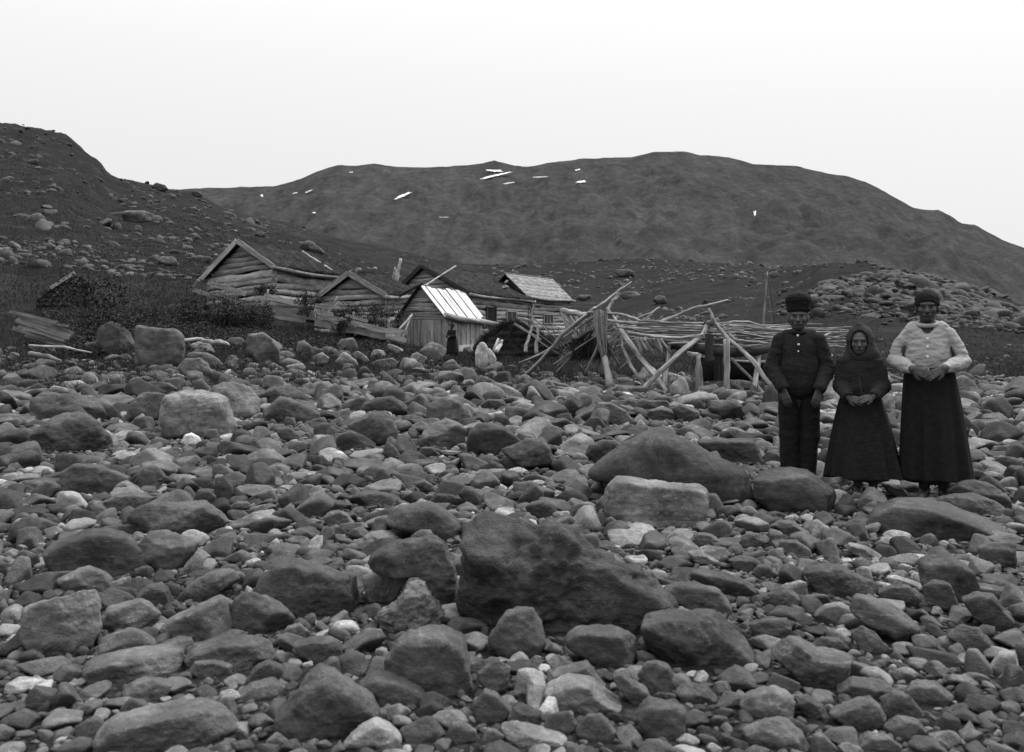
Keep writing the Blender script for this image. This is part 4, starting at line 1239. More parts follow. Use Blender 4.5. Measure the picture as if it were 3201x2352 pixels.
# 5 the plank shed with the bright roof
K5 = corners(1392, 42, 1252, 1510, 35)
FL, FR_, BR, BL, g, l = K5['FL'], K5['FR'], K5['BR'], K5['BL'], K5['g'], K5['l']
ze = (zpx(992, FL[1]), zpx(984, 42), zpx(1006, BR[1])); zr = (zpx(893, 42.8), zpx(915, 45.1)); zb = (.52, .50, .62)
sh = empty('plank_shed', (FR_[0], FR_[1], .4)); tag(sh, 'small shed of upright weathered planks with a bright board roof', 'shed')
def upright(m, P0, P1, z00, z01, z10, z11, nrm, n, seed, ragged=.05):
    rg = random.Random(seed)
    for k in range(n):
        u = (k + .5) / n; w_ = np.linalg.norm(P1 - P0) / n
        p = P0 + (P1 - P0) * u + nrm * (.02 + .022 * (k % 2))
        m.beam(p3(p, z00 + (z10 - z00) * u - rg.uniform(0, ragged)), p3(p, z01 + (z11 - z01) * u), w_ * rg.uniform(.86, 1.06), .025, np.array([*(P1 - P0), 0]), n=3)
ledge = zpx(1000, 42.6)
m = MB(); upright(m, FL, FR_, zb[0] - .1, ledge, zb[1] - .1, ledge, -l, 13, 1); child(m, 'gable_wall', M['plank'], sh)
m = MB(); log_wall(m, FL, FR_, ledge, ledge, max(ze[0], ledge + .2), max(ze[1], ledge + .2), -l, zr[0], .2, 77, .02, .03); child(m, 'gable_boarding', M['log'], sh)
m = MB(); upright(m, FR_, BR, zb[1] + .25, ze[1], zb[2] + .2, ze[2], -g, 17, 2, .32); child(m, 'side_wall', M['plank'], sh)
m = MB(); upright(m, BR, BL, zb[2], ze[2], zb[2], ze[0], l, 13, 3); upright(m, BL, FL, zb[2], ze[0], zb[0], ze[0], g, 13, 4); child(m, 'rear_wall', M['plank'], sh)
m = MB(); m.beam(p3(FR_ - g * .05 + l * .9, zb[1] + .16), p3(BR - g * .05, zb[2] + .10), .30, .05); child(m, 'sill_board', M['pale_plank'], sh)
for q, b in ((FR_, zb[1]), (BR, zb[2]), (FL, zb[0])):
    m = MB(); m.beam(p3(q + l * .03, b - .35), p3(q + l * .03, ze[1] - .05), .13, .13, np.array([*l, 0])); child(m, 'corner_post', M['plank'], sh)
mid = (FL + FR_) / 2; midb = (BL + BR) / 2
RF = p3(mid - l * .28, zr[0] + .06); RB = p3(midb + l * .25, zr[1] + .06)
for sg, A, B, za, zc in ((1, FR_, BR, ze[1], ze[2]), (-1, FL, BL, ze[0], ze[0])):
    E0 = p3(A - l * .28, za + .06); E1 = p3(B + l * .25, zc + .06)
    E0 = RF + (E0 - RF) * 1.12; E1 = RB + (E1 - RB) * 1.12
    m = MB(); nb = 9
    for k in range(nb):
        u = (k + .5) / nb; du = np.linalg.norm(E1 - E0) / nb; a = E0 + (E1 - E0) * u; b = RF + (RB - RF) * u
        b = b + (b - a) * random.uniform(-.10, .02)
        m.beam(a + [0, 0, .035 * (k % 2)], b + [0, 0, .035 * (k % 2)], du * random.uniform(.72, .9), .03, E1 - E0, n=4, jit=.05)
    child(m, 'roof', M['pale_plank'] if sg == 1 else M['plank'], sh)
    m = MB(); slab(m, E0 - [0, 0, .06], E1 - [0, 0, .06], RB - [0, 0, .06], RF - [0, 0, .06], .03, 3, 3, 0); child(m, 'roof_boarding', M['dark_wood'], sh)
    m = MB(); dv = (E1 - E0) / np.linalg.norm(E1 - E0)
    m.pole(E0 + dv * .1 + [0, 0, .07], E1 + dv * (.75 if sg == 1 else .1) + [0, 0, .05], .14, .12, .04, .006, 12, 10, .16); child(m, 'eave_log', M['pole'], sh, True)
for k, (dx, tone) in enumerate(((.4, .9), (1.6, .8), (2.5, 1.0))):
    q = FR_ + l * dx; v, f = proto(3, False, k + 3); zz = zg(q[0], q[1])
    o = link('footing_stone', mesh_from('footing_stone', v * [.28, .28, .35], f, True, {'tone': np.full(len(v), tone)}), M['rock_far'], sh, np.array([q[0], q[1], zz + .1]) - np.array(sh.location))

# 6 turf hut (low gabled mound) and 7 the half-buried one at the far left
def turf_hut(label, xl, xa, xr, ya, yb, Y, depth, yl=None, yr=None, seed=0, board=True):
    A = at(xa, ya, Y); L_ = at(xl, yl or yb, Y); R_ = at(xr, yr or yb, Y)
    root = empty('turf_hut', (A[0], Y, L_[2] - .1)); tag(root, label, 'hut')
    rg = np.random.default_rng(seed)
    nu, nv = 40, 18
    V = []; G = []
    for j in range(nv):
        s = j / (nv - 1); yy = Y + .18 + depth * s
        for i in range(nu):
            u = i / (nu - 1)
            p = L_ + (A - L_) * min(1, u * 2) if u < .5 else A + (R_ - A) * (u - .5) * 2
            bow = .16 * math.sin(math.pi * (u * 2 % 1)) if True else 0
            q = np.array([p[0], yy, p[2] + bow + .05 - .3 * s * s])
            q[2] += .12 * float(fbm(np.array([q * 1.9 + seed]), 3)[0])
            V.append(q); G.append((u, s, 1))
    Fc = [[j * nu + i, j * nu + i + 1, (j + 1) * nu + i + 1, (j + 1) * nu + i] for j in range(nv - 1) for i in range(nu - 1)]
    m = MB(); m.add(V, Fc, G)
    # underside a hand's breadth lower, so the turf has thickness
    m.add([q - np.array([0, -.05, .22]) for q in V], [f_[::-1] for f_ in Fc], G)
    m.add([V[i] for i in range(nu)] + [V[i] - np.array([0, -.05, .22]) for i in range(nu)], [[i, nu + i, nu + i + 1, i + 1] for i in range(nu - 1)], [(0, 0, 0)] * (2 * nu))
    rf = child(m, 'turf_roof', M['turf'], root, True)
    gb = MB()
    for _ in range(420):
        k = int(rg.integers(0, nu)) + nu * (int(rg.integers(0, nv)) if rg.random() < .6 else 0)
        gb.blades(V[k] - np.array([0, 0, .04]), .20, 5, .06, 1.2, .008)
    go = gb.build('turf_grass', M['grass'], rf, False, root.location); go.location = (0, 0, 0); go['kind'] = 'stuff'
    # front wall of stacked sods
    W = []; G = []; nz = 16
    for j in range(nz):
        t = j / (nz - 1)
        for i in range(nu):
            u = i / (nu - 1)
            p = L_ + (A - L_) * min(1, u * 2) if u < .5 else A + (R_ - A) * (u - .5) * 2
            q = np.array([p[0], Y + .16, (L_[2] - .5) * (1 - t) + (p[2] - .05) * t])
            q[1] += -.10 * abs(math.sin(q[2] * 13)) + .10 * float(fbm(np.array([[q[0] * 2.5, seed, q[2] * 5]]), 3)[0])
            W.append(q); G.append((u, t, 2))
    m = MB(); m.add(W, [[j * nu + i, j * nu + i + 1, (j + 1) * nu + i + 1, (j + 1) * nu + i] for j in range(nz - 1) for i in range(nu - 1)], G)
    child(m, 'sod_wall', M['turf'], root, True)
    if board:
        m = MB(); m.beam(A + [.02, -.06, -.10], A + (R_ - A) * .52 + [0, -.06, -.06], .10, .05); child(m, 'edge_board', M['plank'], root)
    return root
turf_hut('low gabled turf hut with dark sod front between the plank shed and the drying rack', 1478, 1606, 1770, 1003, 1112, 35, 3.0, yl=1088, yr=1108, seed=4)
root7 = turf_hut('half-buried turf hut with one sloping roof board below the left hillside', 110, 229, 320, 868, 960, 46, 3.0, yl=940, yr=935, seed=9, board=False)
A = at(233, 853, 45.9); B = at(158, 901, 45.9)
m = MB(); m.beam(B, A, .16, .05); child(m, 'bargeboard', M['plank'], root7)

# ------------------------------------------------------------------ poles, fences
def single(name, label, cat, pts, r, mat='pole', group=None, wob=.1, seg=7):
    """one bent pole through photo points (x, y, depth)"""
    P = [at(*p) for p in pts]
    Q = []
    for i in range(len(P) - 1):
        for t in np.linspace(0, 1, 5)[:-1]: Q.append(P[i] + (P[i + 1] - P[i]) * t + np.array([random.uniform(-1, 1), random.uniform(-1, 1), random.uniform(-1, 1)]) * float(np.max(r)) * .25)
    Q.append(P[-1]); Q = np.array(Q)
    m = MB(); m.tube(Q, r, seg, wob)
    o = m.build(name, M[mat], None, True, Q[0])
    return tag(o, label, cat, group)

single('leaning_pole', 'long pole leaning across the gable of the log house, its tip above the roof', 'pole', [(1190, 978, 42), (1310, 905, 46), (1425, 832, 50)], [.055, .05, .04])
single('leaning_pole', 'thicker dark pole leaning on the shed roof corner, below the longer pole', 'pole', [(1185, 962, 43), (1250, 925, 43.4), (1322, 886, 42.4)], [.09, .085, .07], 'dark_wood')
single('prop_pole', 'pole propped against the shed gable, the flatter of the pair', 'pole', [(1210, 1074, 40), (1288, 984, 41.5)], [.05, .05])
single('prop_pole', 'pole propped against the shed gable, the steeper of the pair', 'pole', [(1255, 1066, 40.3), (1284, 988, 41.6)], [.05, .045])
single('fence_stake', 'long slanting stake crossing the lower rail fence', 'stake', [(985, 1018, 39.6), (1060, 944, 40.2)], [.055, .05])
single('fence_stake', 'short stake crossing behind the long one at the lower rail fence', 'stake', [(1022, 1000, 40.4), (1054, 928, 40.2)], [.05, .045])
single('bare_post', 'tall pale bare post on the slope behind the storehouse', 'post', [(1238, 884, 50), (1244, 848, 50), (1252, 808, 50)], [.11, .10, .07], 'birch')
single('bare_post', 'shorter pale post beside the tall one behind the storehouse', 'post', [(1229, 882, 50.3), (1233, 855, 50.3), (1235, 836, 50.3)], [.09, .08, .05], 'birch')
single('roof_pole', 'thin pale pole lying on the turf roof of the log cabin', 'pole', [(945, 786, 47.5), (970, 802, 47), (1002, 822, 46.6)], [.05, .04, .04], 'birch')
single('roof_pole', 'thin pale pole poking over the far eave of the log cabin', 'pole', [(1014, 830, 48.2), (1040, 848, 48.4), (1062, 862, 48.6)], [.05, .045, .04], 'birch')
single('crooked_post', 'crooked white birch post leaning in front of the turf hut', 'post', [(1642, 1102, 33.5), (1645, 1080, 33.6), (1656, 1050, 33.8), (1664, 1018, 34), (1663, 985, 34), (1668, 952, 34)], [.07, .06, .055, .05, .045, .035], 'birch')
single('crooked_post', 'crooked birch post right of the white one before the turf hut', 'post', [(1674, 1106, 33.5), (1676, 1078, 33.6), (1682, 1045, 33.7), (1683, 1016, 33.8)], [.07, .065, .06, .05], 'pole')
single('split_board', 'short grey board leaning by the white bullet-shaped boulder', 'board', [(1542, 1100, 33), (1558, 1060, 33.4)], [.06, .05])
single('split_board', 'white-barked split board leaning beside the grey board at the turf hut', 'board', [(1551, 1103, 32.6), (1564, 1075, 33), (1570, 1066, 33.1)], [.09, .08, .05], 'birch')

def fence(label, rails, posts, Yf):
    x0 = rails[0]
    root = empty('rail_fence', at(x0[0], x0[1] + 20, Yf)); tag(root, label, 'fence')
    for (xa, ya, xb, yb, w_) in rails:
        m = MB(); dy = random.uniform(-.25, .25)
        m.beam(at(xa, ya, Yf + dy), at(xb, yb, Yf + dy + random.uniform(-.2, .2)), w_, .05, None, n=7, jit=.14); child(m, 'rail', M['plank'], root)
    for (xa, ya, xb, yb) in posts:
        m = MB(); m.pole(at(xa, ya, Yf + .15), at(xb, yb, Yf + .1), .06, .05); child(m, 'fence_post', M['pole'], root, True)
    return root
fence('slanting rail fence of rough boards before the log cabin, half hidden by weeds', [(650, 884, 768, 920, .20), (600, 906, 735, 948, .17), (690, 922, 800, 955, .16), (826, 925, 962, 958, .24), (800, 938, 930, 955, .15), (838, 962, 985, 982, .22), (850, 978, 985, 995, .20), (860, 992, 955, 1005, .15), (740, 952, 860, 975, .16)],
      [(600, 905, 622, 876), (700, 960, 706, 902), (842, 1010, 838, 905), (950, 1012, 948, 935)], 41)
fence('lower rail fence of wide grey boards below the small storehouse', [(985, 1008, 1262, 1066, .26), (1062, 1000, 1255, 1046, .2), (985, 955, 1060, 962, .16), (982, 972, 1040, 985, .18), (1000, 990, 1065, 1003, .2), (1215, 1030, 1275, 1040, .2), (1205, 1050, 1270, 1066, .18), (1150, 1038, 1255, 1062, .2), (1080, 985, 1150, 1005, .14)],
      [(1000, 1030, 1004, 950), (1110, 1050, 1106, 975), (1220, 1075, 1216, 1000)], 39.5)

# plank heap and driftwood at the left edge
m0 = empty('plank_heap', at(150, 1075, 24)); tag(m0, 'heap of weathered planks tipped down the bank at the left edge', 'planks')
for (xa, ya, xb, yb, w_) in [(60, 990, 228, 1046, .15), (50, 1002, 218, 1056, .13), (60, 1018, 205, 1062, .15), (95, 998, 215, 1022, .07), (80, 1048, 200, 1082, .09), (40, 1026, 190, 1070, .12), (30, 975, 180, 1010, .10)]:
    m = MB(); m.beam(at(xa, ya, 25 + random.uniform(-.3, .3)), at(xb, yb, 23.6 + random.uniform(-.2, .2)), w_, .03, np.array([.2, .5, .8]), n=6, jit=.16); child(m, 'plank', M['grey_plank'], m0)
single('driftwood', 'long thin pale driftwood pole below the plank heap', 'driftwood', [(90, 1080, 23.5), (200, 1086, 23.3), (285, 1103, 23)], [.025, .035, .015], 'birch')
single('driftwood', 'short pale driftwood end beneath the plank heap at the left edge', 'driftwood', [(90, 1105, 22.6), (150, 1115, 22.5), (190, 1128, 22.4)], [.06, .065, .03], 'pole')
single('driftwood', 'wavy pale driftwood branch lying on stones right of the tall square boulder', 'driftwood', [(578, 1066, 25), (620, 1061, 25), (660, 1071, 24.8), (690, 1070, 24.7), (716, 1079, 24.6)], [.06, .05, .06, .08, .03], 'pole')

# ------------------------------------------------------------------ drying rack
def trestle(label, poles, loc, lash):
    root = empty('pole_trestle', loc); tag(root, label, 'trestle')
    for pts, r in poles:
        P = [at(*p) for p in pts]; Q = []
        for i in range(len(P) - 1):
            for t in np.linspace(0, 1, 5)[:-1]: Q.append(P[i] + (P[i + 1] - P[i]) * t + np.random.default_rng(len(Q)).normal(0, .3, 3) * min(r) * .3)
        Q.append(P[-1]); m = MB(); m.tube(np.array(Q), np.array(r) * .68, 9, .16); child(m, 'leg', M['pole'], root, True)
    a_ = at(*lash); m = MB()
    for k in range(7):
        t = np.linspace(0, 6.28, 14); rr_ = .10 + .02 * math.sin(k * 2.1)
        m.tube(np.stack([a_[0] + rr_ * np.cos(t), a_[1] + rr_ * np.sin(t), a_[2] + (k - 3) * .022 + .05 * np.cos(t + k)], 1), .010, 5)
    child(m, 'rope_lashing', M['rope'], root, True)
    return root
trestle('left pole trestle of the drying rack with the fishing net hung on it', [
    ([(1640, 1178, 25.5), (1700, 1118, 24.6), (1760, 1045, 23.8), (1815, 1000, 23.4), (1862, 962, 23)], [.075, .075, .08, .07, .05]),
    ([(2092, 1232, 19.6), (2030, 1155, 20.6), (1960, 1060, 22), (1925, 1010, 22.5), (1898, 962, 22.8)], [.06, .09, .09, .08, .05]),
    ([(1625, 1135, 27.5), (1700, 1105, 26.4), (1765, 1055, 25), (1855, 992, 23.4)], [.05, .06, .06, .05]),
    ([(1742, 1165, 24.8), (1790, 1110, 24.4), (1850, 1040, 23.6), (1880, 985, 23.2)], [.06, .06, .05, .05]),
    ([(2012, 1202, 20.6), (1975, 1150, 21.5), (1945, 1085, 22.3), (1940, 1020, 22.7)], [.05, .06, .05, .05]),
    ([(1830, 1170, 24), (1870, 1080, 23.6), (1895, 1000, 23.2)], [.05, .05, .04])], at(1860, 1190, 23.5), (1866, 975, 23))
trestle('right pole trestle of the drying rack crossing under a forked tip', [
    ([(2004, 1222, 19.8), (2060, 1165, 20), (2130, 1100, 20.3), (2195, 1050, 20.6), (2212, 1010, 20.8), (2245, 996, 20.9)], [.085, .085, .085, .08, .07, .03]),
    ([(2445, 1240, 19.4), (2400, 1195, 19.6), (2355, 1130, 20), (2320, 1098, 20.2), (2275, 1060, 20.5), (2237, 1012, 20.8), (2222, 980, 20.9), (2214, 966, 20.9)], [.11, .075, .075, .07, .065, .06, .055, .045]),
    ([(2405, 1252, 19.9), (2340, 1175, 20.9), (2280, 1115, 21.6), (2235, 1040, 21.4)], [.05, .05, .05, .04])], at(2220, 1235, 20.2), (2216, 1012, 20.8))
for pts, r, lab in [
    ([(2181, 1238, 19.9), (2180, 1170, 19.9), (2184, 1112, 19.9)], [.055, .05, .05], 'thin round post under the rack, first of the near uprights'),
    ([(2192, 1236, 20.3), (2190, 1180, 20.3), (2184, 1130, 20.3)], [.06, .055, .05], 'grey post just behind the thin round post under the rack'),
    ([(2250, 1240, 21), (2248, 1140, 21), (2246, 1060, 21)], [.12, .12, .11], 'thick dark post in the middle under the rack'),
    ([(2271, 1241, 19.9), (2271, 1150, 19.9), (2272, 1060, 19.9)], [.08, .08, .075], 'straight light post left of the forked pole'),
    ([(2078, 1206, 21), (2086, 1150, 21.1), (2090, 1100, 21.2), (2092, 1070, 21.2)], [.07, .06, .05, .045], 'birch post standing behind the crossing trestle legs'),
    ([(2358, 1226, 20.4), (2366, 1160, 20.6), (2374, 1110, 20.8), (2373, 1086, 20.8)], [.075, .07, .06, .03], 'pale peeled post with pointed top at the right of the rack')]:
    m = MB(); P = np.array([at(*p) for p in pts]); t = np.linspace(0, 1, 9)
    Q = np.stack([np.interp(t, np.linspace(0, 1, len(P)), P[:, k]) for k in range(3)], 1); Q[1:-1] += np.random.default_rng(len(lab)).normal(0, .008, (7, 3))
    Q[0, 2] = min(Q[0, 2], zg(Q[0, 0], Q[0, 1])) - .05
    m.tube(Q, np.array(r) * .85, 9, .14); tag(m.build('rack_post', M['birch'] if ('pale' in lab or 'birch' in lab) else M['dark_wood'] if 'dark' in lab else M['plank'] if 'light' in lab else M['pole'], None, True, Q[0]), lab, 'post')
single('rack_beam', 'thick dark log forming the main beam of the drying rack', 'beam', [(2080, 1076, 21.6), (2180, 1090, 20.6), (2290, 1098, 20.4), (2440, 1092, 21)], [.10, .13, .14, .11], 'dark_wood')
single('rack_beam', 'short light log end under the dark main beam', 'beam', [(2130, 1102, 20.6), (2160, 1106, 20.2), (2186, 1112, 19.9)], [.05, .06, .055], 'pole')
single('rack_beam', 'stout pale log crossing the upper left of the rack', 'beam', [(1756, 973, 24.5), (1800, 982, 24), (1835, 986, 23.6)], [.075, .08, .07], 'pole')
for pts, r, lab in [
    ([(1755, 975, 25), (1780, 1035, 24.8), (1795, 1062, 24.6)], [.07, .06, .05], 'forked pale upright farthest left on the rack'),
    ([(1772, 978, 24.4), (1795, 1020, 24.2), (1812, 1082, 24)], [.06, .06, .05], 'light slanting stick beside the farthest left upright'),
    ([(1800, 978, 24.8), (1806, 1015, 24.7), (1808, 1060, 24.6)], [.04, .04, .03], 'thin upright stick between the slanting stick and the net')]:
    single('rack_stick', lab, 'stick', pts, r)
LONG = [([(1835, 978, 23), (1895, 979, 22.8), (1945, 983, 22), (2000, 1003, 21.4), (2100, 1010, 21), (2205, 1012, 20.9)], .06),
        ([(1900, 1002, 22.4), (1980, 1012, 21.6), (2080, 1014, 21.1), (2210, 1022, 20.8), (2230, 1020, 20.8)], .055),
        ([(1920, 1006, 22.6), (2020, 1015, 21.8), (2110, 1024, 21.5), (2200, 1030, 21.3)], .05),
        ([(1965, 1043, 21.4), (2040, 1050, 20.8), (2120, 1056, 20.6), (2200, 1046, 20.5)], .055),
        ([(1962, 1040, 21.2), (2050, 1054, 20.5), (2120, 1058, 20.3), (2190, 1052, 20.2)], .05),
        ([(2260, 1018, 21), (2340, 1022, 21), (2410, 1030, 21), (2500, 1038, 21.2)], .055),
        ([(2230, 1016, 20.8), (2290, 1006, 21), (2340, 1006, 21.2), (2396, 1022, 21.4)], .035),
        ([(2250, 1020, 20.9), (2270, 1017, 20.8), (2286, 1008, 20.7)], .04),
        ([(2395, 1028, 21.4), (2420, 1022, 21.4), (2470, 1020, 21.6)], .035),
        ([(2255, 1035, 21), (2340, 1046, 21), (2420, 1060, 21), (2480, 1066, 21)], .045),
        ([(2280, 1045, 21.4), (2360, 1060, 21.6), (2440, 1066, 21.8), (2640, 1085, 22.2)], .04),
        ([(2280, 1048, 20.6), (2300, 1064, 20.5), (2340, 1068, 20.5), (2400, 1074, 20.5)], .06),
        ([(2282, 1060, 20.7), (2300, 1076, 20.5), (2330, 1083, 20.4), (2380, 1080, 20.4)], .06),
        ([(2090, 1075, 20.8), (2160, 1073, 20.6), (2230, 1078, 20.4), (2300, 1084, 20.3)], .05),
        ([(2080, 1064, 21.4), (2140, 1070, 21.2), (2200, 1076, 21), (2265, 1086, 20.8)], .045),
        ([(1985, 1060, 21.6), (2050, 1062, 21.2), (2120, 1066, 21), (2180, 1074, 20.8)], .045)]
for pts, r in LONG:
    single('rack_pole', 'long bare knotty pole laid along the top of the drying rack', 'pole', pts, np.linspace(r, r * .7, len(pts)) * .62, 'pole', 'poles laid on the drying rack')
rp = np.random.default_rng(8)
for n_ in range(84):
    x0 = rp.uniform(1930, 2400); x1 = min(x0 + rp.uniform(180, 420), 2660); y0 = rp.uniform(1018, 1072) ; y1 = y0 + rp.uniform(-8, 22); Y0 = rp.uniform(20.8, 23.5); r = rp.uniform(.014, .028)
    pts = [(x0 + (x1 - x0) * t, y0 + (y1 - y0) * t + rp.normal(0, 4), Y0 + rp.normal(0, .15)) for t in np.linspace(0, 1, 5)]
    single('rack_pole', 'long bare knotty pole laid along the top of the drying rack', 'pole', pts, np.linspace(r, r * .6, 5), 'pole', 'poles laid on the drying rack')
for n_ in range(40):
    xb_ = rp.uniform(1725, 1940); xt = xb_ + rp.uniform(20, 190) * (1 if rp.random() < .7 else -1); yt = rp.uniform(975, 1040); Y0 = rp.uniform(23.4, 26)
    yb_ = rp.uniform(1075, 1165); r = rp.uniform(.012, .03)
    single('rack_stick', 'thin bare stick leaning in the tangle at the left end of the rack', 'stick', [(xb_, yb_, Y0 + .6), ((xb_ + xt) / 2 + rp.normal(0, 8), (yb_ + yt) / 2, Y0 + .2), (xt, yt, Y0)], [r, r * .8, r * .5], 'pole', 'sticks leaning at the left of the rack')
for n_ in range(14):
    x0 = rp.uniform(1905, 2000); x1 = x0 + rp.uniform(120, 420); y0 = rp.uniform(985, 1050); y1 = y0 + rp.uniform(-6, 26); Y0 = rp.uniform(21.4, 24.5); r = rp.uniform(.012, .026)
    single('rack_pole', 'long bare knotty pole laid along the top of the drying rack', 'pole', [(x0 + (x1 - x0) * t, y0 + (y1 - y0) * t + rp.normal(0, 4), Y0 + rp.normal(0, .1)) for t in np.linspace(0, 1, 5)], np.linspace(r, r * .5, 5), 'pole', 'poles laid on the drying rack')
for pts, r, lab in [
    ([(2060, 1010, 21.4), (2110, 988, 21.6), (2165, 963, 21.8), (2215, 954, 22), (2276, 938, 22.2)], [.04, .035, .03, .03, .015], 'long thin branch rising to the right above the rack'),
    ([(1985, 998, 22), (2030, 982, 22.2), (2062, 961, 22.4)], [.03, .028, .015], 'short thin branch rising above the middle of the rack'),
    ([(1850, 972, 23), (1890, 945, 23.2), (1905, 932, 23.3), (1940, 905, 23.5), (1974, 881, 23.8)], [.04, .04, .035, .03, .012], 'thin crooked branch sticking up from the left trestle'),
    ([(1900, 968, 22.9), (1918, 940, 23), (1930, 925, 23.1), (1935, 914, 23.1)], [.05, .05, .055, .045], 'stubby thick branch with a broken pale top by the left trestle'),
    ([(2640, 1036, 22), (2590, 1045, 21.8), (2565, 1056, 21.6)], [.015, .025, .03], 'thin branch end fanning out between the boy and the girl, uppermost'),
    ([(2645, 1046, 22), (2600, 1058, 21.8), (2560, 1064, 21.6)], [.015, .025, .03], 'thin branch end fanning out between the boy and the girl, lower'),
    ([(1752, 1088, 25), (1800, 1064, 24), (1850, 1034, 23.4)], [.05, .045, .04], 'dark brace pole crossing low behind the left trestle')]:
    single('branch', lab, 'branch', pts, r, 'dark_wood' if 'dark' in lab else 'pole')
rt_ = empty('firewood_bundle', at(2035, 1085, 21)); tag(rt_, 'bundle of cut sticks with pale ends pushed under the rack poles', 'sticks')
for n_ in range(16):
    x = rp.uniform(1985, 2062); y = rp.uniform(1042, 1066); L_ = rp.uniform(.25, .5); c = at(x, y, 21.2 + rp.uniform(-.2, .4))
    m = MB(); m.pole(c, c + np.array([rp.uniform(.08, .3), -.25 * L_, -L_ * .8]), .028, .03, 0, .01, 4, 7, .1); child(m, 'cut_stick', M['birch'] if n_ % 3 == 0 else M['plank'], rt_, True)
# net: a hanging length of netting gathered at the foot
def net_fn(u, t):
    y = 970 + 175 * t; wl = np.interp(t, [0, .25, .6, .85, 1], [1852, 1858, 1868, 1880, 1889]); wr = np.interp(t, [0, .06, .25, .6, .85, 1], [1893, 1900, 1897, 1896, 1896, 1896])
    x = wl + (wr - wl) * u
    c = at(x, y + 3 * math.sin(u * 9), 22.6 - .5 * t + .035 * math.sin(u * 17 + 2 * math.sin(t * 5)) + .02 * math.sin(u * 41 + t * 9))
    return c
m = MB(); m.grid(net_fn, 40, 44, (3, 6)); m.grid(lambda u, t: net_fn(u, t) + np.array([.0, .06, -.02]), 40, 44, (3, 6), True)
for _ in range(90):
    u = random.random(); t0 = random.random() * .4; pts = [net_fn(u, min(1, t0 + k * .12)) + np.array([random.gauss(0, .012), -.02, 0]) for k in range(6)]
    m.tube(np.array(pts), .008, 4, .2)
pts = [at(1892, 1120, 22), at(1896, 1150, 21.5), at(1902, 1185, 21), at(1907, 1212, 20.6)]; m.tube(np.array(pts), [.07, .075, .085, .10], 9, .15)
tag(m.build('fishing_net', M['net'], None, True, at(1880, 1210, 22)), 'grey fishing net hung from the left trestle and gathered to a tail at the stones', 'net')
# hay / dried turf hanging in the left trestle
m = MB()
for _ in range(1500):
    u = random.random(); x = 1795 + 95 * u + random.gauss(0, 5); y = 1048 + random.random() * 30 + 22 * abs(u - .5)
    c = at(x, y, 24.3 + random.uniform(-.5, .5)); a = random.gauss(0, .08)
    m.add([c + [-.02, 0, 0], c + [.02, 0, 0], c + [a, random.gauss(0, .05), -random.uniform(.2, .5)]], [[0, 1, 2]], [(random.random(), 0, 1)] * 3)
tag(m.build('hay_bundle', M['hay'], None, False, at(1840, 1100, 24.3)), 'dark bundle of hay hanging inside the left trestle behind the net', 'hay')
# plank hanging, box, boat
m = MB(); m.beam(at(2217, 1045, 20.3), at(2218, 1128, 20.3), .17, .05, np.array([1, 0, 0]), n=5, jit=.08); tag(m.build('hanging_plank', M['dark_wood'], None, False, at(2217, 1045, 20.3)), 'dark wide plank hanging beside the crossing of the right trestle', 'plank')
boat = empty('rowing_boat', at(2300, 1225, 23)); tag(boat, 'dark wooden rowing boat drawn up beneath the drying rack', 'boat')
BL_ = 3.4; b0 = at(2180, 1185, 23.2); 
def hull(u, t):
    w_ = .52 * (1 - abs(2 * u - 1) ** 2.6) ** .8 + .03; a = (t - .5) * math.pi
    sheer = .16 * (2 * u - 1) ** 2
    return np.array([b0[0] + BL_ * u, 23.2 + w_ * math.sin(a), .12 + (.46 + sheer) * (1 - math.cos(a)) ** .8 + .03 * u])
m = MB(); m.grid(hull, 24, 13, (3.4, 1)); child(m, 'hull', M['dark_wood'], boat, True)
for s in (0, 1):
    m = MB(); m.tube(np.array([hull(u, s) for u in np.linspace(.02, .98, 14)]), .025, 6, .05); child(m, 'gunwale', M['plank'], boat, True)
for u in (.3, .6):
    m = MB(); m.beam(hull(u, .04) - [0, 0, .08], hull(u, .96) - [0, 0, .08], .18, .03, np.array([1, 0, 0])); child(m, 'thwart', M['dark_wood'], boat)
bx = at(2345, 1232, 20.7); m = MB(); m.beam(bx + [-.16, .0, 0], bx + [.17, .05, -.01], .25, .5); m.beam(bx + [-.2, 0, .14], bx + [.21, .05, .13], .035, .56)
tag(m.build('wooden_box', M['dark_wood'], None, False, bx - [0, 0, .13]), 'dark wooden box with a lid at the foot of the pale pointed post', 'box')
m = MB(); m.beam(at(2320, 1197, 21.5), at(2375, 1199, 21.5), .06, .2); tag(m.build('loose_board', M['plank'], None, False, at(2320, 1197, 21.5)), 'short loose board lying behind the pale pointed post', 'board')

# mast with rope stays
ms = empty('mast', at(2381, 1062, 32)); tag(ms, 'thin tall mast held by rope stays on the heath behind the rack', 'mast')
top = at(2398, 850, 32)
m = MB(); m.pole(at(2380, 1095, 32), top, .045, .03, 0, .002); child(m, 'pole', M['pole'], ms, True)
for (x, y, Y) in ((2285, 1022, 30), (2432, 1068, 33), (2418, 1065, 30)):
    q = at(x, y, Y); q[2] = min(q[2], zg(q[0], q[1]) + .9)
    m = MB(); m.tube(np.array([top - [0, 0, .1], (top + q) / 2 - [0, 0, .05], q]), .010, 5); child(m, 'stay_rope', M['rope'], ms)

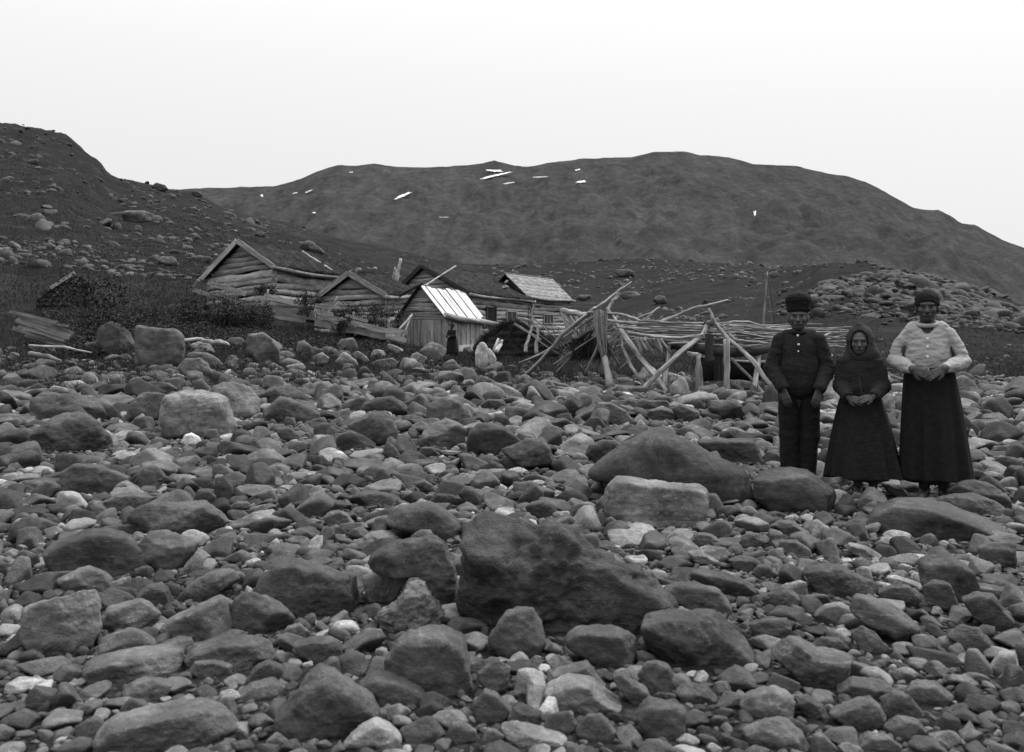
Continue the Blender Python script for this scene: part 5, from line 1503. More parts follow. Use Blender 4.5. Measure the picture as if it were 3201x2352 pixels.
# ------------------------------------------------------------------ grass, weeds, bushes
gb = []; gg = []
def grass_mass(name, label, n, xr, yr_, h, mat, per=6, w_=.012, lean=.8, clump=.7, kind='stuff', spread=.08, filt=None, cat='grass'):
    rg = np.random.default_rng(abs(hash(name)) % 1000 if False else len(name) * 37 + n)
    x = rg.uniform(*xr, n); Y = np.exp(rg.uniform(math.log(yr_[0]), math.log(yr_[1]), n)); X = (x - CX) / F * Y
    keep = fbm(np.stack([X * clump, Y * clump, X * 0 + 4], 1), 3) > rg.uniform(-.45, .25, n)
    yb = np.interp(x, YB[:, 0], YB[:, 1]); keep &= Y > yb - .4 + rg.normal(0, .7, n)
    if filt is not None: keep &= filt(x, Y)
    X, Y = X[keep], Y[keep]
    X = np.repeat(X, per) + rg.normal(0, spread, len(X) * per); Y = np.repeat(Y, per) + rg.normal(0, spread, len(Y) * per)
    Z = zground(X, Y) - .02
    hh = h * rg.lognormal(0, .35, len(X)); a = rg.uniform(0, 6.28, len(X)); ln = rg.uniform(0, lean, len(X)) * hh
    c = rg.uniform(-.6, .6, len(X)); ox, oy = np.cos(c) * w_, np.sin(c) * w_
    A = np.stack([X - ox, Y - oy, Z], 1); B = np.stack([X + ox, Y + oy, Z], 1); C = np.stack([X + np.cos(a) * ln, Y + np.sin(a) * ln, Z + hh], 1)
    V = np.stack([A, B, C], 1).reshape(-1, 3); Fc = np.arange(len(V)).reshape(-1, 3)
    t = np.repeat(rg.random(len(X)), 3); g = np.stack([t, t, t], 1)
    return tag(link(name, mesh_from(name, V, Fc, False, {'grain': g}), M[mat]), label, cat, kind=kind)
grass_mass('grass', 'short dark grass covering the bank between beach and buildings', 26000, (-250, 1800), (19, 46), .15, 'grass', 5, .010)
grass_mass('grass', 'short heath grass on the meadow behind the rack and the people', 16000, (1700, 3500), (20, 60), .13, 'grass', 5, .012)
grass_mass('grass', 'dark tussock grass on the left hillside', 16000, (-250, 1500), (46, 120), .13, 'grass', 5, .03, spread=.3)
def leaf_mass(label, n, xr, yr_, h, leaf, per, clump, seed, cut=(-.35, .3)):
    rg = np.random.default_rng(seed); x = rg.uniform(*xr, n); Y = rg.uniform(*yr_, n); X = (x - CX) / F * Y
    keep = fbm(np.stack([X * clump, Y * clump, X * 0 + seed], 1), 3) > rg.uniform(*cut, n); X, Y = X[keep], Y[keep]; Z = zground(X, Y)
    hp = h * rg.lognormal(0, .35, len(X)); k = len(X) * per
    q = np.repeat(np.arange(len(X)), per); t = rg.random(k) ** .7
    C = np.stack([X[q] + rg.normal(0, .05, k) + .07 * np.sin(q * 1.7) * t, Y[q] + rg.normal(0, .05, k), Z[q] + hp[q] * t], 1)
    a = rg.normal(size=(k, 3)) * [1, 1, .5]; a /= np.linalg.norm(a, axis=1)[:, None]; b = np.cross(a, rg.normal(size=(k, 3))); b /= np.linalg.norm(b, axis=1)[:, None]
    l_ = (leaf * rg.uniform(.5, 1.3, k))[:, None]
    V = np.stack([C - a * l_, C + b * l_ * .4, C + a * l_, C - b * l_ * .4], 1)
    S = np.stack([np.stack([X - .008, Y, Z], 1), np.stack([X + .008, Y, Z], 1), np.stack([X + .07 * np.sin(np.arange(len(X)) * 1.7) + .004, Y, Z + hp], 1), np.stack([X + .07 * np.sin(np.arange(len(X)) * 1.7) - .004, Y, Z + hp], 1)], 1)
    V = np.concatenate([V, S]).reshape(-1, 3); g = np.repeat(rg.random(len(V) // 4), 4)
    return tag(link('weeds', mesh_from('weeds', V, np.arange(len(V)).reshape(-1, 4), False, {'grain': np.stack([g, g, g], 1)}), M['weed']), label, 'weeds', kind='stuff')
leaf_mass('tall leafy weeds growing thickly before the upper rail fence', 1700, (570, 850), (37.5, 41), .62, .06, 22, .5, 5)
leaf_mass('leafy plants covering the bank at the far left', 5200, (80, 640), (27, 44), .26, .055, 12, .7, 6)
leaf_mass('low leafy plants on the bank below the fences', 5200, (560, 1400), (30, 40), .14, .045, 9, .8, 7, (-.45, .1))
def bush(label, x, y, Y, w_, h_, n=900, leaf=.05, stems=7):
    c = at(x, y, Y); root = empty('bush', (c[0], c[1], c[2])); tag(root, label, 'bush')
    rg = np.random.default_rng(int(x + y)); m = MB()
    cl = rg.normal(0, 1, (14, 3)) * [w_ * .30, w_ * .22, h_ * .22] + [0, 0, h_ * .55]
    for _ in range(n):
        q = cl[rg.integers(0, 14)] + rg.normal(0, 1, 3) * [w_ * .12, w_ * .10, h_ * .11]
        q = c + np.array([q[0], q[1], max(.02, q[2])]); a, b = rg.normal(0, 1, 3), rg.normal(0, 1, 3); a /= np.linalg.norm(a); b /= np.linalg.norm(b)
        l_ = leaf * rg.uniform(.5, 1.4)
        m.add([q - a * l_, q + b * l_ * .5, q + a * l_, q - b * l_ * .5], [[0, 1, 2, 3]], [(rg.random(), 0, 1)] * 4)
    child(m, 'foliage', M['bush'], root)
    m = MB()
    for _ in range(stems):
        m.pole(c - [0, 0, .1], c + np.array([rg.normal(0, w_ * .25), rg.normal(0, w_ * .15), h_ * rg.uniform(.6, .95)]), .02, .008, 0, .06, 6, 5)
    child(m, 'stems', M['dark_wood'], root)
bush('dark bush against the corner of the log cabin above the upper fence', 830, 932, 42.5, .85, .7)
bush('dark drooping bush on the fence between cabin and storehouse', 962, 985, 40.6, .9, 1.1)
bush('broad dark bush under the gable of the small storehouse', 1090, 1020, 41, 1.3, 1.0, 1400)
bush('broad dark bush between the storehouse and the prop poles', 1180, 1032, 40.8, 1.5, 1.0, 1500)
bush('dark shrub hanging over the boards of the lower fence', 1072, 1052, 39.2, .6, .9, 700)
bush('low dark shrub on the bank above the plank heap', 260, 985, 32, 2.2, 1.3, 1500, .06)
bush('low dark shrub between the bank and the dark round boulder', 330, 1035, 28, 1.3, .8, 1000, .05)
# ------------------------------------------------------------------ people
def surface_nets(f, o, h):
    s = f < 0
    c = np.zeros(tuple(np.array(f.shape) - 1), np.int8)
    for dx in (0, 1):
        for dy in (0, 1):
            for dz in (0, 1): c += s[dx:f.shape[0] - 1 + dx, dy:f.shape[1] - 1 + dy, dz:f.shape[2] - 1 + dz]
    act = (c > 0) & (c < 8); I = np.argwhere(act); idx = -np.ones(act.shape, np.int64); idx[act] = np.arange(len(I))
    pos = np.zeros((len(I), 3)); cnt = np.zeros(len(I))
    cor = [np.array(q) for q in ((0, 0, 0), (1, 0, 0), (0, 1, 0), (1, 1, 0), (0, 0, 1), (1, 0, 1), (0, 1, 1), (1, 1, 1))]
    val = [f[tuple((I + q).T)] for q in cor]
    for a, b in ((0, 1), (2, 3), (4, 5), (6, 7), (0, 2), (1, 3), (4, 6), (5, 7), (0, 4), (1, 5), (2, 6), (3, 7)):
        x = (val[a] < 0) != (val[b] < 0)
        t = np.where(x, val[a] / np.where(x, val[a] - val[b], 1), 0)
        pos += np.where(x[:, None], cor[a] + t[:, None] * (cor[b] - cor[a]), 0); cnt += x
    V = (I + pos / cnt[:, None]) * h + o
    Q = []
    for ax in range(3):
        sl0 = [slice(None)] * 3; sl1 = [slice(None)] * 3; sl0[ax] = slice(0, -1); sl1[ax] = slice(1, None)
        a, b = s[tuple(sl0)], s[tuple(sl1)]; E = np.argwhere(a != b)
        u, w_ = (ax + 1) % 3, (ax + 2) % 3
        E = E[(E[:, u] > 0) & (E[:, w_] > 0) & (E[:, u] < f.shape[u] - 1) & (E[:, w_] < f.shape[w_] - 1)]
        eu = np.zeros(3, int); eu[u] = 1; ew = np.zeros(3, int); ew[w_] = 1
        q = np.stack([idx[tuple((E - eu - ew).T)], idx[tuple((E - ew).T)], idx[tuple(E.T)], idx[tuple((E - eu).T)]], 1)
        fl = ~a[tuple(E.T)]; q[fl] = q[fl][:, ::-1]; Q.append(q)
    return V, np.concatenate(Q)

class Vol:
    def __init__(s, lo, hi, h):
        s.h = h; s.lo = np.array(lo, float); s.n = np.ceil((np.array(hi) - lo) / h).astype(int) + 1
        s.ax = [s.lo[k] + h * np.arange(s.n[k]) for k in range(3)]
        s.f = np.full(tuple(s.n), .5, np.float32)
    def _apply(s, lo, hi, fn, k, op):
        a = [max(0, int((lo[i] - s.lo[i]) / s.h) - 1) for i in range(3)]; b = [min(s.n[i], int((hi[i] - s.lo[i]) / s.h) + 3) for i in range(3)]
        if any(b[i] <= a[i] for i in range(3)): return
        sl = tuple(slice(a[i], b[i]) for i in range(3))
        d = fn(s.ax[0][a[0]:b[0], None, None], s.ax[1][None, a[1]:b[1], None], s.ax[2][None, None, a[2]:b[2]])
        c = s.f[sl]
        if op == 'u':
            t = np.clip(.5 + .5 * (c - d) / k, 0, 1); s.f[sl] = c * (1 - t) + d * t - k * t * (1 - t)
        else:
            t = np.clip(.5 - .5 * (c + d) / k, 0, 1); s.f[sl] = c * (1 - t) - d * t + k * t * (1 - t)
    def cap(s, A, B, ra, rb=None, k=.015, op='u'):
        A = np.array(A, float); B = np.array(B, float); rb = ra if rb is None else rb; m = max(ra, rb) + k + 2 * s.h
        ba = B - A; bb = ba @ ba + 1e-12
        def fn(x, y, z):
            t = np.clip(((x - A[0]) * ba[0] + (y - A[1]) * ba[1] + (z - A[2]) * ba[2]) / bb, 0, 1)
            return np.sqrt((x - A[0] - ba[0] * t) ** 2 + (y - A[1] - ba[1] * t) ** 2 + (z - A[2] - ba[2] * t) ** 2) - (ra + (rb - ra) * t)
        s._apply(np.minimum(A, B) - m, np.maximum(A, B) + m, fn, k, op)
    def ell(s, c, r, k=.015, op='u', box=None):
        c = np.array(c, float); r = np.array(r, float); m = k + 2 * s.h + .02
        def fn(x, y, z):
            X, Y, Z = (x - c[0]) / r[0], (y - c[1]) / r[1], (z - c[2]) / r[2]
            k0 = np.sqrt(X * X + Y * Y + Z * Z); k1 = np.sqrt((X / r[0]) ** 2 + (Y / r[1]) ** 2 + (Z / r[2]) ** 2) + 1e-9
            return k0 * (k0 - 1) / k1
        s._apply(c - r - m, c + r + m, fn, k, op)
    def cutz(s, z, keep):      # flat cut: keep 'above' or 'below'
        Z = s.ax[2][None, None, :]
        s.f = np.maximum(s.f, (z - Z) if keep == 'above' else (Z - z)).astype(np.float32)
    def mesh(s, name, fold=0, fs=14, seed=0):
        f = s.f.astype(np.float64)
        V, Q = surface_nets(f, s.lo, s.h)
        if fold:
            me = mesh_from(name, V, Q); N = np.array([q.normal[:] for q in me.vertices]); bpy.data.meshes.remove(me)
            d = fbm(V * [fs, fs, fs * 1.7] + seed, 3) + .6 * fbm(V * [fs * .5, fs * .5, fs * 1.4] + seed * 2, 2)
            V = V + N * (d * fold)[:, None]
        return mesh_from(name, V, Q)

def head(v, c, s=1.0, k=.012):
    c = np.array(c, float); P = lambda x, y, z: c + np.array([x, y, z]) * s
    v.ell(P(0, .012, .030), (.074 * s, .093 * s, .085 * s), k); v.ell(P(0, -.018, -.042), (.060 * s, .066 * s, .066 * s), .03)
    v.ell(P(0, -.048, -.085), (.030 * s, .026 * s, .022 * s), .02)
    for q in (-1, 1):
        v.ell(P(q * .040, -.058, -.020), (.024 * s, .020 * s, .020 * s), .02)
        v.ell(P(q * .079, .012, -.008), (.011 * s, .022 * s, .034 * s), .008)
    v.cap(P(-.042, -.078, .028), P(.042, -.078, .028), .012 * s, None, .012)
    for q in (-1, 1): v.ell(P(q * .031, -.098, .008), (.020 * s, .018 * s, .011 * s), .010, 'd')
    v.cap(P(0, -.078, .012), P(0, -.104, -.028), .008 * s, .015 * s, .010)
    for q in (-1, 1): v.ell(P(q * .012, -.094, -.032), (.009 * s, .010 * s, .008 * s), .006)
    v.cap(P(-.022, -.084, -.056), P(.022, -.084, -.056), .010 * s, None, .008)
    v.cap(P(-.024, -.097, -.057), P(.024, -.097, -.057), .0035 * s, None, .004, 'd')

def hand(v, w_, d, n, side, s=1.0, curl=.5, spread=.0):
    """w_: wrist, d: direction of the fingers, n: out of the back of the hand, side: +1 thumb towards d x n"""
    w_ = np.array(w_, float); d = np.array(d, float) / np.linalg.norm(d); n = np.array(n, float); n = n - d * (n @ d); n /= np.linalg.norm(n); t = np.cross(d, n) * side
    for i, (o, L) in enumerate(((.028, .062), (.010, .072), (-.009, .068), (-.026, .052))):
        b = w_ + (d * .082 + t * o) * s
        v.cap(w_ + t * o * .5 * s, b, .013 * s, .0105 * s, .012)
        p1 = b + (d * math.cos(curl * .5) - n * math.sin(curl * .5) + t * o * spread) * L * .5 * s
        p2 = p1 + (d * math.cos(curl * 1.3) - n * math.sin(curl * 1.3)) * L * .5 * s
        v.cap(b, p1, .0098 * s, .0088 * s, .003); v.cap(p1, p2, .0088 * s, .007 * s, .003)
    tb = w_ + (d * .022 + t * .020) * s; t1 = tb + (d * .028 + t * .026 - n * .006) * s; t2 = t1 + (d * .030 + t * .008 - n * .006) * s
    v.cap(tb, t1, .014 * s, .011 * s, .008); v.cap(t1, t2, .0105 * s, .008 * s, .003)

def skirt(name, mat, root, zt, zb_, rt, rb, cx0=0, cx1=0, cy=0, pleat=13, seed=0, amp=.05, front=0):
    rg = np.random.default_rng(seed); ph = rg.uniform(0, 6.28, 6)
    nu, nv = 120, 40; V = []
    for j in range(nv):
        t = j / (nv - 1); z = zt + (zb_ - zt) * t
        e = t ** .72
        for i in range(nu):
            a = 2 * math.pi * i / nu
            w1 = math.sin(pleat * a + ph[0] + .8 * math.sin(3 * a + ph[1]) + .5 * t) + .55 * math.sin((pleat + 6) * a + ph[2]) + .7 * math.sin(5 * a + ph[3])
            r = 1 + amp * (.25 + t) * w1 * .6
            rx = rt[0] + (rb[0] - rt[0]) * e; ry = rt[1] + (rb[1] - rt[1]) * e
            V.append((cx0 + (cx1 - cx0) * t + rx * r * math.cos(a), cy + ry * r * math.sin(a), z + (.012 * math.sin(4 * a + ph[4]) if j == nv - 1 else 0)))
    inner = [(x * .975 + (cx1 * .025), y * .975, z + .004) for (x, y, z) in V[-nu:]] + [(cx1 + (x - cx1) * .68, y * .68, z + .25) for (x, y, z) in V[-nu:]]
    V = V + inner; nv += 2
    Fc = np.array([[j * nu + i, j * nu + (i + 1) % nu, (j + 1) * nu + (i + 1) % nu, (j + 1) * nu + i] for j in range(nv - 1) for i in range(nu)])[:, ::-1]
    return link(name, mesh_from(name, V, Fc), mat, root)

def place(name, me, label, X, Y, z=None, mat='skin', group=None):
    o = link(name, me, M[mat], None, (X, Y, zg(X, Y) + .0 if z is None else z), -math.atan2(X, Y))
    return tag(o, label, 'person', group)

def add_part(root, name, me, mat): return link(name, me, M[mat], root)
def sphere_part(root, name, c, r, mat):
    d, f = ico(3); return link(name, mesh_from(name, d * np.array(r) + np.array(c), f), M[mat], root)

# --- woman in the pale blouse
hc = (0.0, 0.0, 1.470)
v = Vol((-.36, -.32, -.02), (.36, .22, 1.64), .0055)
head(v, hc, .97)
v.cap((0, .025, 1.41), (0, .03, 1.30), .052, .06, .02)
v.ell((0, .04, 1.16), (.140, .09, .15), .04); v.ell((.02, .04, .95), (.15, .11, .16), .05)
SH = [(-.138, .035, 1.280), (.148, .035, 1.280)]; EL = [(-.218, .02, 1.055), (.230, .02, 1.05)]; WR = [(-.105, -.175, 1.005), (.120, -.185, 1.015)]
for q in (0, 1):
    v.cap(np.array(SH[q]) - [0, 0, .015], EL[q], .036, .034, .03); v.cap(EL[q], WR[q], .034, .027, .02)
hand(v, WR[0], (.95, -.15, -.34), (-.15, -.9, .3), 1, 1.0, .35)
hand(v, WR[1], (-.86, -.22, -.46), (.1, -.85, .5), -1, 1.0, .25, 2)
for q, x in ((-1, -.02), (1, .115)):
    v.cap((x, .05, .85), (x, .05, .48), .085, .06, .03); v.cap((x, .05, .48), (x, .06, .10), .058, .042, .02)
    v.cap((x, .07, .05), (x + .015 * q, -.13, .035), .042, .033, .02)
X0, Y0 = 3.187, 7.12
wo = place('person', v.mesh('person'), 'person in a pale buttoned blouse and long dark skirt, hands folded at the waist', X0, Y0, mat='skin_dark')
b = Vol((-.40, -.30, .88), (.42, .26, 1.45), .0055)
b.ell((0, .045, 1.22), (.158, .118, .14), .03); b.ell((.005, .03, 1.10), (.165, .132, .15), .05); b.ell((.012, .035, .99), (.165, .125, .07), .04)
b.cap((-.10, .04, 1.315), (.10, .04, 1.315), .055, None, .04)
for q in (0, 1):
    sl = np.array(SH[q]) + [(.004, -.004)[q], 0, -.004]; e = np.array(EL[q]) + [(-.014, .014)[q], .01, .01]; md = (sl + e) / 2 + [(-.014, .014)[q], .005, .005]; w_ = np.array(WR[q])
    b.cap(sl, md, .051, .053, .014); b.cap(md, e, .053, .056, .008)
    b.cap(e, e + (w_ - e) * .55, .060, .054, .008); b.cap(e + (w_ - e) * .55, e + (w_ - e) * .92, .057, .038, .010)
b.ell((0, -.06, 1.36), (.055, .07, .09), .01, 'd'); b.cap((0, .03, 1.30), (0, .02, 1.46), .058, .062, .01, 'd')
b.cap((0, -.13, 1.33), (0, -.13, 1.26), .03, .008, .01, 'd')
for q in (0, 1):
    e = np.array(EL[q]); w_ = np.array(WR[q]); c_ = e + (w_ - e) * 1.0; b.cap(c_ - (w_ - e) * .1, c_ + (w_ - e) * .2, .028, .028, .004, 'd')
add_part(wo, 'blouse', b.mesh('blouse', .0105, 15, 3), 'blouse')
k = Vol((-.12, -.12, 1.28), (.12, .14, 1.44), .005)
for a in np.linspace(0, 2 * math.pi, 14, endpoint=False):
    a2 = a + 2 * math.pi / 14
    f_ = lambda t: np.array([.072 * math.cos(t), .020 + .068 * math.sin(t), 1.352 + .018 * math.sin(t)])
    k.cap(f_(a), f_(a2), .016, None, .006)
add_part(wo, 'collar', k.mesh('collar'), 'blouse')
skirt('skirt', M['cloth_black'], wo, 1.015, .155, (.168, .13), (.262, .21), .01, .055, .04, 9, 5, .10)
k = Vol((-.15, -.16, 1.44), (.15, .18, 1.66), .005)
k.ell((0, .022, 1.512), (.090, .108, .094), .01); k.ell((0, .03, 1.55), (.074, .088, .060), .03); k.ell((0, -.10, 1.468), (.075, .06, .055), .015, 'd'); k.cutz(1.487, 'above')
add_part(wo, 'cap', k.mesh('cap', .005, 26), 'fur')
k = Vol((-.13, -.1, 1.36), (.13, .18, 1.60), .0055)
k.ell((0, .032, 1.492), (.082, .092, .10), .01); k.ell((0, -.085, 1.455), (.075, .10, .12), .01, 'd')
add_part(wo, 'hair', k.mesh('hair', .002, 40), 'hair')
for q in (-1, 1): sphere_part(wo, 'eye', (hc[0] + q * .030, hc[1] - .073, hc[2] + .007), (.0125, .009, .008), 'eye')
for z, y in ((1.235, -.098), (1.175, -.118), (1.10, -.128)): sphere_part(wo, 'button', (.002, y, z), (.010, .006, .010), 'button')

# --- the boy
hc = (-.002, 0, 1.408)
v = Vol((-.34, -.30, -.02), (.36, .22, 1.62), .0055)
head(v, hc, .93)
v.cap((0, .02, 1.35), (0, .03, 1.24), .048, .055, .02)
v.ell((.01, .04, 1.10), (.14, .095, .17), .04); v.ell((.01, .04, .86), (.13, .10, .15), .05)
SH = [(-.135, .03, 1.225), (.150, .03, 1.225)]; EL = [(-.205, .015, 1.00), (.225, .015, 1.00)]; WR = [(-.115, -.135, .835), (.155, -.135, .835)]
for q in (0, 1):
    v.cap(SH[q], EL[q], .046, .036, .03); v.cap(EL[q], WR[q], .034, .025, .02)
hand(v, WR[0], (.28, -.10, -.95), (-.25, -.9, .0), 1, .95, .4, 2); hand(v, WR[1], (-.22, -.10, -.95), (.2, -.9, .0), -1, .95, .4, 2)
for x in (-.055, .075):
    v.cap((x, .05, .80), (x, .05, .45), .075, .055, .03); v.cap((x, .05, .45), (x, .06, .10), .052, .038, .02); v.cap((x, .07, .05), (x + .01, -.12, .035), .04, .032, .02)
bo = place('person', v.mesh('person'), 'person in a tall round dark cap, ribbed buttoned jacket and trousers', 2.315, 7.5)
b = Vol((-.36, -.26, .70), (.38, .24, 1.34), .0055)
b.ell((.008, .04, 1.17), (.165, .115, .12), .03); b.ell((.008, .03, 1.0), (.165, .125, .19), .05); b.ell((.01, .035, .86), (.168, .125, .13), .05)
b.cap((-.09, .035, 1.265), (.10, .035, 1.265), .05, None, .04)
b.cutz(.775, 'above'); b.ell((0, -.02, 1.345), (.052, .09, .075), .01, 'd')
add_part(bo, 'jacket', b.mesh('jacket', .006, 10, 7), 'cloth_stripe')
for q in (0, 1):
    k = Vol((-.36, -.28, .74), (.38, .20, 1.34), .0055)
    e = np.array(EL[q]); w_ = np.array(WR[q]); s_ = np.array(SH[q])
    k.cap(s_, e, .066, .062, .03); k.cap(e, e + (w_ - e) * .95, .064, .052, .02); k.cap(e + (w_ - e) * .95, e + (w_ - e) * 1.25, .036, .036, .004, 'd')
    add_part(bo, 'sleeve', k.mesh('sleeve', .008, 12, 11 + q), 'cloth_sleeve')
k = Vol((-.11, -.12, 1.24), (.11, .14, 1.36), .005)
for a in np.linspace(0, 2 * math.pi, 14, endpoint=False):
    f_ = lambda t: np.array([.062 * math.cos(t), .018 + .060 * math.sin(t), 1.295 + .012 * math.sin(t)])
    k.cap(f_(a), f_(a + 2 * math.pi / 14), .014, None, .006)
add_part(bo, 'collar', k.mesh('collar'), 'cloth_sleeve')
k = Vol((-.22, -.16, .02), (.24, .24, .95), .0055)
k.ell((.01, .045, .84), (.158, .115, .12), .03)
for x, x2 in ((-.072, -.070), (.088, .062)):
    k.cap((x, .045, .78), (x, .05, .45), .088, .078, .012); k.cap((x, .05, .45), (x2, .055, .09), .078, .068, .012)
k.cutz(.06, 'above')
add_part(bo, 'trousers', k.mesh('trousers', .007, 10, 5), 'cloth_black')
k = Vol((-.15, -.15, 1.42), (.15, .18, 1.66), .005)
for z0, r in ((1.475, .092), (1.51, .094), (1.545, .097)): k.ell((0, .015, z0), (r, r * 1.08, .055), .012)
k.ell((0, .015, 1.560), (.095, .102, .058), .03); k.cutz(1.452, 'above')
add_part(bo, 'cap', k.mesh('cap', .006, 40), 'fur')
k = Vol((-.13, -.1, 1.28), (.13, .16, 1.50), .0055)
k.ell((0, .030, 1.412), (.083, .086, .088), .01); k.ell((0, -.085, 1.40), (.068, .105, .13), .01, 'd')
add_part(bo, 'hair', k.mesh('hair', .002, 40), 'hair_fair')
for q in (-1, 1): sphere_part(bo, 'eye', (hc[0] + q * .029, hc[1] - .069, hc[2] + .007), (.0115, .008, .0075), 'eye')
for x, z, y in ((-.004, 1.262, -.072), (.002, 1.19, -.082), (.0, 1.135, -.098)): sphere_part(bo, 'button', (x, y, z), (.010, .006, .009) if z > 1.15 else (.007, .005, .006), 'button')

# --- the girl in the kerchief
hc = (0.0, 0, 1.206)
v = Vol((-.34, -.32, -.02), (.38, .22, 1.38), .0055)
head(v, hc, .88)
v.cap((0, .02, 1.15), (0, .03, 1.06), .045, .052, .02)
v.ell((.01, .04, .94), (.125, .09, .15), .04); v.ell((.02, .04, .74), (.13, .10, .14), .05)
SH = [(-.115, .03, 1.045), (.125, .03, 1.045)]; EL = [(-.140, .02, .865), (.170, .02, .865)]; WR = [(-.085, -.150, .790), (.105, -.155, .800)]
for q in (0, 1):
    v.cap(SH[q], EL[q], .042, .033, .03); v.cap(EL[q], WR[q], .031, .023, .02)
hand(v, WR[0], (.92, -.12, -.36), (-.1, -.9, .35), 1, .85, .35); hand(v, WR[1], (-.9, -.22, -.28), (.1, -.85, .5), -1, .85, .3, 2)
for x in (-.012, .10):
    v.cap((x, .05, .70), (x, .05, .40), .07, .05, .03); v.cap((x, .05, .40), (x, .06, .09), .046, .034, .02); v.cap((x, .06, .045), (x + .01, -.11, .032), .036, .028, .02)
gi = place('person', v.mesh('person'), 'person in a grey kerchief and full dark skirt, smallest of the three in front', 2.719, 7.26)
b = Vol((-.32, -.28, .68), (.34, .22, 1.14), .0055)
b.ell((.005, .04, 1.0), (.140, .105, .11), .03); b.ell((.008, .035, .86), (.142, .112, .15), .05); b.ell((.012, .04, .79), (.145, .115, .06), .03)
b.cap((-.075, .035, 1.075), (.085, .035, 1.075), .045, None, .04); b.cutz(.765, 'above')
for q in (0, 1):
    e = np.array(EL[q]); w_ = np.array(WR[q]); b.cap(SH[q], e, .058, .056, .02); b.cap(e, e + (w_ - e) * .95, .060, .045, .02); b.cap(e + (w_ - e) * .95, e + (w_ - e) * 1.3, .032, .032, .004, 'd')
b.ell((0, -.02, 1.15), (.05, .09, .07), .01, 'd')
add_part(gi, 'jacket', b.mesh('jacket', .006, 12, 17), 'cloth_stripe')
skirt('skirt', M['cloth_skirt'], gi, .80, .150, (.138, .115), (.272, .215), .01, .042, .04, 9, 9, .11)
k = Vol((-.22, -.16, 1.02), (.24, .24, 1.40), .005)
k.ell((.004, .025, 1.225), (.104, .108, .125), .02); k.cap((.0, .02, 1.29), (-.005, .0, 1.345), .06, .022, .04)
k.ell((.02, .04, 1.11), (.125, .10, .085), .05); k.cap((.06, .03, 1.16), (.15, .05, 1.05), .05, .03, .04); k.cap((-.05, .02, 1.14), (-.085, .0, 1.08), .05, .03, .03)
k.ell((-.002, -.085, 1.212), (.064, .14, .088), .02, 'd'); k.cap((-.002, -.1, 1.25), (-.002, -.1, 1.325), .040, .006, .01, 'd'); k.ell((0, 0, 1.18), (.066, .085, .10), .008, 'd')
add_part(gi, 'kerchief', k.mesh('kerchief', .004, 14, 21), 'kerchief')
for q in (-1, 1): sphere_part(gi, 'eye', (hc[0] + q * .027, hc[1] - .065, hc[2] + .006), (.0115, .008, .0075), 'eye')
k = Vol((-.06, -.22, .80), (.08, 0, .98), .004)
k.cap((.0, -.092, .95), (.006, -.105, .88), .004, .005, .004); k.cap((.006, -.105, .88), (.016, -.112, .82), .006, .004, .004)
add_part(gi, 'ribbon', k.mesh('ribbon'), 'kerchief')

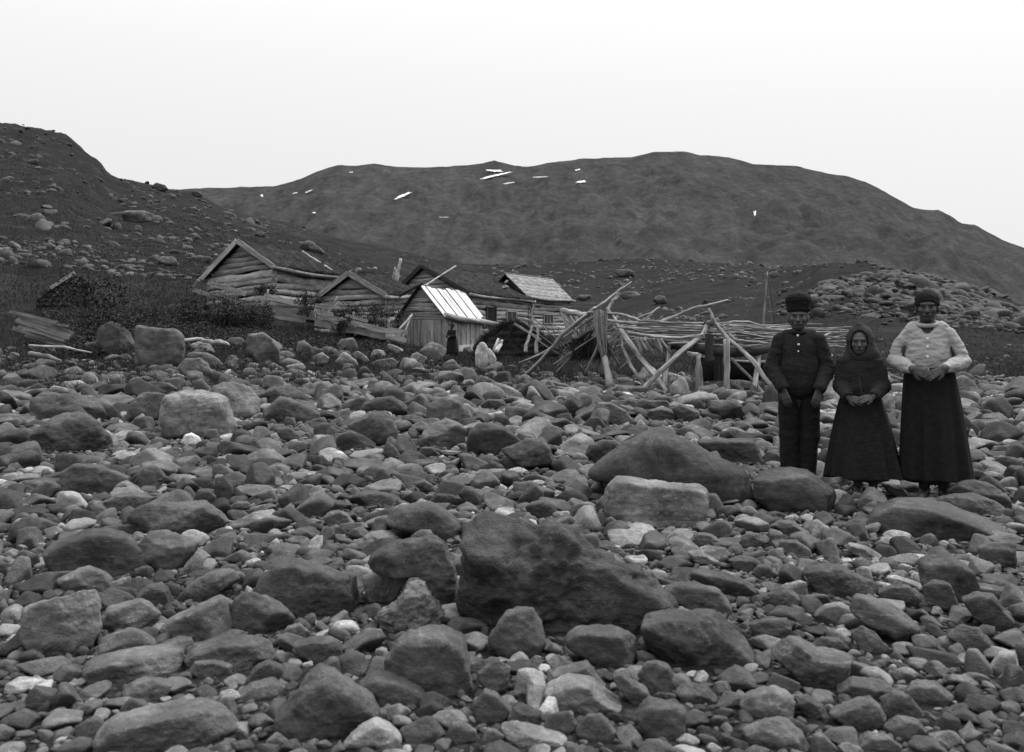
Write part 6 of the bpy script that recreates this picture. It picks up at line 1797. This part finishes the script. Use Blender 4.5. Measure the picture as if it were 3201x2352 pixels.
# --- two figures by the shed, far off and partly hidden
def far_person(label, X, Y, H, dress, hat, turn=0):
    h = .010; s = H / 1.6
    v = Vol((-.36, -.36, -.02), (.36, .30, 1.7), h)
    hcc = (0, -.01, 1.46); head(v, hcc, 1.0); v.cap((0, .02, 1.4), (0, .03, 1.28), .05, .06, .02); v.ell((0, .03, 1.12), (.15, .10, .2), .05); v.ell((0, .03, .88), (.15, .11, .18), .05)
    sh_ = [(-.15, .02, 1.26), (.15, .02, 1.26)]; el = [(-.21, -.06, 1.02), (.21, -.06, 1.02)]; wr = [(-.06, -.23, 1.02), (.06, -.24, 1.0)]
    for q in (0, 1): v.cap(sh_[q], el[q], .05, .04, .03); v.cap(el[q], wr[q], .038, .028, .02)
    hand(v, wr[0], (.9, -.2, -.2), (0, -.9, .3), 1, 1.1); hand(v, wr[1], (-.9, -.2, -.2), (0, -.9, .3), -1, 1.1)
    for x in (-.08, .08): v.cap((x, .04, .85), (x, .05, .1), .08, .05, .03); v.cap((x, .06, .05), (x, -.12, .04), .04, .035, .02)
    me = v.mesh('person'); co = np.zeros(len(me.vertices) * 3, np.float32); me.vertices.foreach_get('co', co); me.vertices.foreach_set('co', co * s)
    o = place('person', me, label, X, Y, mat='skin_dark'); o.rotation_euler[2] += turn
    b = Vol((-.36, -.36, .1), (.36, .3, 1.4), h)
    b.ell((0, .03, 1.18), (.18, .13, .16), .04); b.ell((0, .03, .98), (.19, .15, .2), .05)
    if 'long' in dress: b.cap((0, .03, .9), (0, .03, .3), .22, .30, .05)
    else: b.ell((0, .03, .82), (.2, .16, .16), .05)
    for q in (0, 1): b.cap(sh_[q], el[q], .075, .07, .03); b.cap(el[q], np.array(el[q]) + (np.array(wr[q]) - el[q]) * .85, .068, .05, .02)
    me = b.mesh('coat', .012, 8, 3); co = np.zeros(len(me.vertices) * 3, np.float32); me.vertices.foreach_get('co', co); me.vertices.foreach_set('co', co * s)
    add_part(o, 'coat', me, 'cloth_black' if 'dark' in dress else 'net')
    k = Vol((-.2, -.2, 1.3), (.2, .25, 1.8), h)
    k.ell((0, .02, 1.50), (.10, .12, .12), .02); k.ell((0, -.10, 1.45), (.07, .1, .09), .01, 'd')
    if hat: k.cap((0, .02, 1.58), (.0, .04, 1.68), .06, .02, .03); k.cap((-.11, -.02, 1.55), (.11, -.02, 1.55), .03, None, .02)
    me = k.mesh('cap' if hat else 'kerchief'); co = np.zeros(len(me.vertices) * 3, np.float32); me.vertices.foreach_get('co', co); me.vertices.foreach_set('co', co * s)
    add_part(o, 'cap' if hat else 'kerchief', me, 'fur' if hat else 'kerchief')
    return o
q = at(1412, 1100, 36.5); far_person('person in a pointed dark cap and long dark coat standing before the shed wall', q[0], q[1], 1.36, 'long dark', True, R(-35))
q = at(1514, 1100, 38.5); far_person('person in grey behind the turf hut, seen past the shed corner', q[0], q[1], 1.36, 'long', False, R(20))
